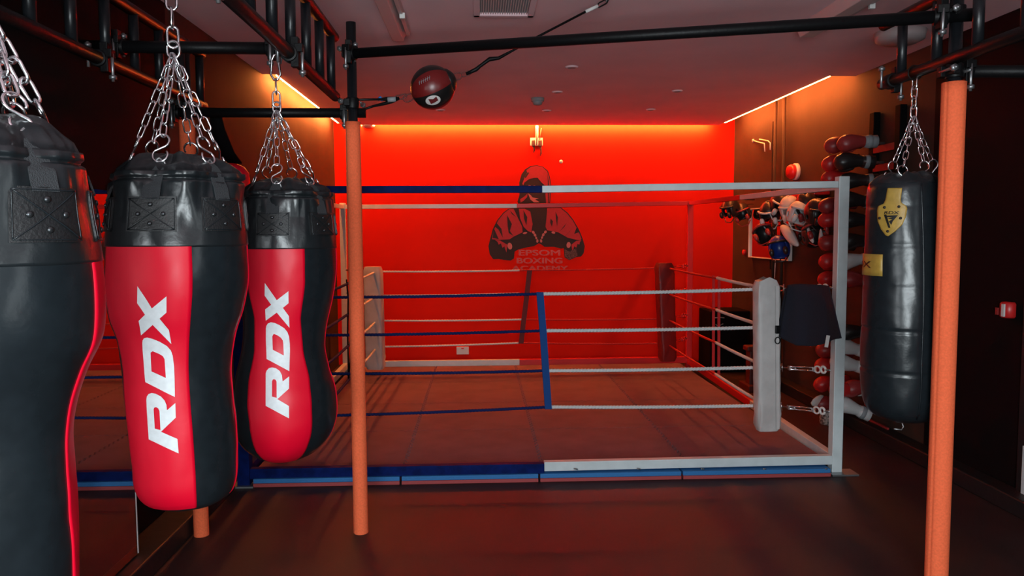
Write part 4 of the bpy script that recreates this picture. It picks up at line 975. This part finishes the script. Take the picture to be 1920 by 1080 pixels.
# rack: black board with pegs
ry0, ry1 = 5.30, 5.95
t = thing('glove_rack', (2.95, 5.6, .5), 'tall black wall rack with red backing slats holding boxing gloves on pegs', 'rack')
for y in (5.36, 5.72):
    MB().box((2.972, y, 1.45), (.05, .07, 1.95)).build('upright', M['black'], t, bevel=.004)
zrows = [mz(1580, y, 5.7) for y in (268, 303, 340, 377, 413, 450, 488, 525, 562, 600, 632, 665, 702, 742, 775)]
for i, z in enumerate(zrows):
    MB().box((2.955, 5.54, z-.055), (.014, .34, .05)).build('slat', M['gdred'], t)
spec = [  # (px fist centre, py, x world, fist mat, cuff mat, strap mat, text)
 (1572, 270, 'gdred', 'gblack', None, 'dark red boxing glove at the far side of the top peg row'),
 (1602, 266, 'gdred', 'ggrey', 'ggrey', 'red tipped boxing glove with grey cuff on the top peg row near side'),
 (1567, 303, 'gred', 'gblack', 'ggrey', 'red boxing glove on the second peg row far side'),
 (1597, 302, 'gblack', 'gblack', 'ggrey', 'black boxing glove with pale piping on the second peg row near side'),
 (1566, 334, 'gred', 'gblack', None, 'red boxing glove on the third peg row far side, just above the ring rail'),
 (1603, 338, 'gblack', 'gblack', 'ggrey', 'black boxing glove right of the white corner post on the third peg row'),
 (1600, 375, 'gblack', 'gblack', 'ggrey', 'black boxing glove right of the white corner post on the fourth peg row'),
 (1561, 383, 'gdred', 'gdred', None, 'dark red boxing glove left of the white post beside the headguards'),
 (1602, 412, 'gblack', 'gblack', 'ggrey', 'black boxing glove right of the white corner post on the fifth peg row'),
 (1561, 410, 'gred', 'gblack', None, 'red boxing glove left of the white post below the dark red one'),
 (1560, 456, 'gdred', 'gblack', None, 'dark red boxing glove left of the white post at the sixth peg row'),
 (1603, 452, 'gblack', 'ggrey', None, 'black boxing glove with grey cuff right of the white post at the sixth peg row'),
 (1561, 488, 'gred', 'gwhite', None, 'pinkish red boxing glove left of the white post above the hanging shorts'),
 (1597, 488, 'gwhite', 'gwhite', None, 'white boxing glove right of the post level with the gold bag label'),
 (1558, 522, 'gred', 'gred', None, 'bright red boxing glove left of the white post half hidden by the shorts'),
 (1604, 524, 'gdred', 'gdred', None, 'dim dark red boxing glove right of the post under the white glove'),
 (1600, 622, 'gblack', 'gwhite', 'gwhite', 'black boxing glove with white cuff on a lower peg right of the post'),
 (1590, 652, 'gwhite', 'gwhite', None, 'white boxing glove upper of the lower stack right of the post'),
 (1556, 656, 'gdred', 'gdred', None, 'red boxing glove tip left of the post under the shorts label'),
 (1588, 683, 'gwhite', 'gwhite', None, 'white boxing glove with curled thumb lower on the rack right of the post'),
 (1553, 684, 'gred', 'gred', None, 'red boxing glove left of the post level with the third rope fixing'),
 (1550, 717, 'gred', 'gred', None, 'bright round red boxing glove left of the post below the third rope fixing'),
 (1585, 730, 'gred', 'gwhite', 'gwhite', 'red boxing glove with white strap right of the post near the rack bottom'),
 (1610, 726, 'gdred', 'gblack', None, 'dark red boxing glove deepest right near the rack bottom'),
 (1550, 755, 'gdred', 'gdred', None, 'brownish red boxing glove left of the post on the lowest row'),
 (1592, 764, 'gwhite', 'gwhite', 'ggrey', 'white boxing glove on the lowest row right of the post'),
]
for (px, py, fm, cm, bm_, lb_) in spec:
    far = px < 1576; Yg = 5.92 if far else 5.55; tilt = random.uniform(-.12, .12)
    if fm == 'gwhite' and py > 600: tilt = random.uniform(.25, .45)
    p = P(px+ (8 if far else 4), py, Yg)
    glove(p, random.uniform(-.25, .12), tilt, fm, cm, lb_, band=bm_, rx=random.uniform(-.5, .9), sc=1.05)
    MB().tube([p+V(.05, 0, -.01), V(2.96, p.y, p.z-.01)], .010, 8).build('peg', M['steel'], t)
# headguards --------------------------------------------------------
def headguard(loc, rot, mk, label, sc=1., trim=None):
    t = thing('headguard', loc, label, 'headguard', 'boxing headguards hanging on the right wall')
    Mx = Matrix.Translation(loc) @ rot.to_matrix().to_4x4() @ Matrix.Scale(sc, 4)
    mb = MB(); nu, nv = 22, 12; vs = {}; fs = []; lst = []
    def pt(u, v, R):       # u azimuth (0 = face), v polar
        x = math.sin(v)*math.cos(u); y = math.sin(v)*math.sin(u); z = math.cos(v); return Mx @ V(x*.118*R, y*.098*R, z*.125*R)
    for R in (1, .80):
        for i in range(nv+1):
            for j in range(nu):
                lst.append(pt(2*PI*j/nu, R_(6)+R_(128)*i/nv, R))
    def keep(i, j):
        u = (2*PI*(j+.5)/nu+PI) % (2*PI)-PI; v = R_(6)+R_(128)*(i+.5)/nv
        return not (abs(u) < R_(52) and v > R_(66)) and not (R_(80) < abs(u) < R_(100) and R_(90) < v < R_(108))
    N = (nv+1)*nu; E_ = {}
    def idx(i, j, l): return l*N+i*nu+j % nu
    for i in range(nv):
        for j in range(nu):
            if keep(i, j):
                fs.append((idx(i, j, 0), idx(i, j+1, 0), idx(i+1, j+1, 0), idx(i+1, j, 0))); fs.append((idx(i, j, 1), idx(i+1, j, 1), idx(i+1, j+1, 1), idx(i, j+1, 1)))
                for (a, b, ni, nj) in (((i, j), (i, j+1), i-1, j), ((i+1, j+1), (i+1, j), i+1, j), ((i, j+1), (i+1, j+1), i, j+1), ((i+1, j), (i, j), i, j-1)):
                    if ni < 0 or ni >= nv or not keep(ni, nj % nu):
                        fs.append((idx(*b, 0), idx(*a, 0), idx(*a, 1), idx(*b, 1)))
    used = sorted({k for f in fs for k in f}); mp = {k: i for i, k in enumerate(used)}
    mb.add([lst[k] for k in used], [tuple(mp[k] for k in f) for f in fs]); mb.build('padding', M[mk], t, sub=2)
    for s in (-1, 1):       # cheek pads
        pp = [Mx @ V(.095, s*.062, -.005), Mx @ V(.105, s*.060, -.045), Mx @ V(.085, s*.062, -.085)]
        MB().tube(pp, .03, 12, rs=[.016*sc, .028*sc, .016*sc]).build('cheek_pad', M[trim or mk], t, sub=1)
    MB().tube([Mx @ V(.05, -.075, -.09), Mx @ V(.07, -.04, -.135), Mx @ V(.07, .04, -.135), Mx @ V(.05, .075, -.09)], .006, 8).build('chin_strap', M[trim or mk], t)
    MB().tube([Mx @ V(.118*math.cos(a_), .10*math.sin(a_), .045) for a_ in [R_(-70+14*k) for k in range(11)]], .010*sc, 10).build('brow_band', M[trim or mk], t)
    MB().tube([Mx @ V(-.05, 0, .10), V(2.99, loc[1]+.02, loc[2]+.10)], .004, 6).build('hanging_loop', M['tube'], t)
    return t
from mathutils import Euler
hg = [ (1370, 392, 2.72, 'gblack', None, (0, .3, 3.6), 'black headguard hanging farthest along the right wall beside the red wall'),
 (1392, 400, 2.86, 'gblack', 'gdred', (.3, .2, 4.2), 'black headguard with reddish cheeks second from the far corner'),
 (1443, 400, 2.80, 'gblack', 'gwhite', (.1, .4, 4.2), 'black headguard with a white skull print left of the white headguards'),
 (1434, 440, 2.76, 'gblack', 'gdred', (.5, -.4, 3.9), 'black headguard hanging tilted in front of the framed mirror'),
 (1462, 383, 2.86, 'gblack', 'gwhite', (-.2, .5, 4.6), 'black and white headguard topmost beside the red shelf'),
 (1482, 392, 2.80, 'gwhite', None, (.2, .3, 4.4), 'white headguard uppermost of the pale cluster'),
 (1497, 402, 2.74, 'gwhite', None, (-.3, .1, 4.7), 'white headguard facing out in the middle of the wall cluster'),
 (1513, 385, 2.82, 'gblack', 'gdred', (.2, .6, 4.4), 'glossy black headguard above and right of the white ones'),
 (1532, 400, 2.76, 'gblack', None, (.1, .2, 4.9), 'large black headguard left of the white corner post'),
 (1461, 466, 2.74, 'gblue', 'gblack', (.2, -.2, 4.2), 'blue headguard hanging lowest under the cluster'),
 (1526, 440, 2.80, 'gblack', 'gdred', (.2, -.5, 4.5), 'dark headguard lower right of the cluster beside the post'),
 (1512, 425, 2.86, 'gdred', 'gblack', (.1, .5, 4.4), 'brown red headguard tucked behind the white muzzle shaped pad')]
for (px, py, x, mk, tr, e, lb_) in hg:
    p = XP(px, py, x); headguard(p, Euler(e), mk, lb_, sc=.95 if px < 1400 else 1.0, trim=tr)
def wedge(px, py, x, mk, label, pts, cat='shin guard', nme='shin_guard', grp=None):
    t = thing(nme, XP(px, py, x), label, cat, grp)
    pp = [XP(a, b, x) for a, b, _ in pts]; rs = [w_ for _, _, w_ in pts]
    # smooth tapered pad
    MB().tube(pp, .03, 14, rs=rs).build('padding', M[mk], t, sub=1)
    MB().tube([pp[1]+V(-.0, 0, .02), pp[1]+V(.12, 0, .03)], .006, 6).build('strap', M['gblack'], t)
    return t
G_ = 'pale guards hanging under the headguards'
wedge(1480, 440, 2.70, 'gwhite', 'white curved leather guard hanging with its tip down like a muzzle', [(1465, 424, .02), (1473, 430, .045), (1481, 442, .05), (1489, 454, .035), (1497, 461, .014)], grp=G_)
wedge(1520, 445, 2.74, 'gwhite', 'narrow white guard hanging down beside the brown headguard', [(1514, 425, .012), (1517, 436, .020), (1521, 446, .022), (1525, 456, .010)], grp=G_)
wedge(1541, 450, 2.74, 'gwhite', 'pale grey guard hanging with a flared end left of the post', [(1539, 428, .008), (1539, 440, .014), (1541, 455, .034), (1545, 468, .020)], grp=G_)
wedge(1552, 425, 2.72, 'gdred', 'thin reddish guard hanging right beside the white corner post', [(1556, 408, .010), (1551, 418, .022), (1549, 430, .018), (1553, 440, .008)], grp=G_)
# cord under blue headguard
tag(MB().tube([XP(1454, 488, 2.76), XP(1453, 505, 2.76), XP(1452, 522, 2.76)], .004, 6).build('string', M['paper']), 'thin pale cord hanging from the blue headguard', 'cord')
# call point, cup, cloth
g = XP(1882, 581, 2.96)
t = thing('fire_call_point', g, 'small red glossy unit on the black right wall at the photo edge', 'call point')
MB().lathe((g.x+.03, g.y, g.z-.045), [(.035, 0), (.045, .01), (.045, .08), (.035, .09)], 24).build('housing', M['redplast'], t)
MB().box((g.x-.017, g.y-.02, g.z), (.01, .02, .07)).build('white_stripe', M['wplast'], t)
MB().box((g.x-.018, g.y+.03, g.z-.01), (.008, .02, .04)).build('front_plate', M['gdred'], t)
# stool: white bin with pattern and cloth near post foot
cpx = G(1553, 793, 0.); cpx = P(1553, 770, 5.95)
t = thing('drinks_tub', (cpx.x, 5.95, cpx.z-.1), 'dark patterned tub standing low behind the white corner post', 'tub')
MB().lathe((cpx.x, 5.95, 0), [(.06, 0), (.065, .02), (.065, cpx.z+.02), (.055, cpx.z+.03)], 28).build('tub', M['cup'], t)
mb = MB(); tri = [P(1514, 757, 5.9), P(1531, 740, 5.9), P(1547, 738, 5.93), P(1545, 752, 5.93), P(1540, 768, 5.93), P(1528, 765, 5.9)]
mb.add(tri+[V(sum(p.x for p in tri)/6, 5.87, sum(p.z for p in tri)/6+.01)], [(i, (i+1) % 6, 6) for i in range(6)]); tag(mb.build('hand_towel', M['paper'], solid=.008, sub=1), 'small crumpled white cloth hanging off the patterned tub', 'cloth')
# ------------------------------------------------------------------ lights
def area(name, loc, aim, sx_, sy_, e, col):
    ld = bpy.data.lights.new(name, 'AREA'); ld.shape = 'RECTANGLE'; ld.size = sx_; ld.size_y = sy_; ld.energy = e; ld.color = col
    o = bpy.data.objects.new(name, ld); COL.objects.link(o); o.location = loc
    o.rotation_euler = (Vector(aim)-Vector(loc)).to_track_quat('-Z', 'Y').to_euler(); return o
area('window_daylight', (-.1, -1.3, 1.45), (.1, 4, 1.15), 1.2, 1.4, 160, (.86, .96, 1.))
area('added_side_light', (2.6, -.7, 1.7), (-.8, 2.4, 1.1), .5, 1.5, 14, (.86, .96, 1.))  # added side lamp, gives the middle punchbag its right-hand highlight
w = bpy.data.worlds.new('world'); SC.world = w; w.use_nodes = True
w.node_tree.nodes['Background'].inputs[0].default_value = (.6, .7, .8, 1); w.node_tree.nodes['Background'].inputs[1].default_value = .01
SC.view_settings.view_transform = 'Standard'; SC.view_settings.look = 'None'; SC.view_settings.exposure = 0.; SC.view_settings.gamma = 1.
SC.view_settings.use_curve_mapping = False
SC.cycles.max_bounces = 8; SC.cycles.sample_clamp_indirect = 6.
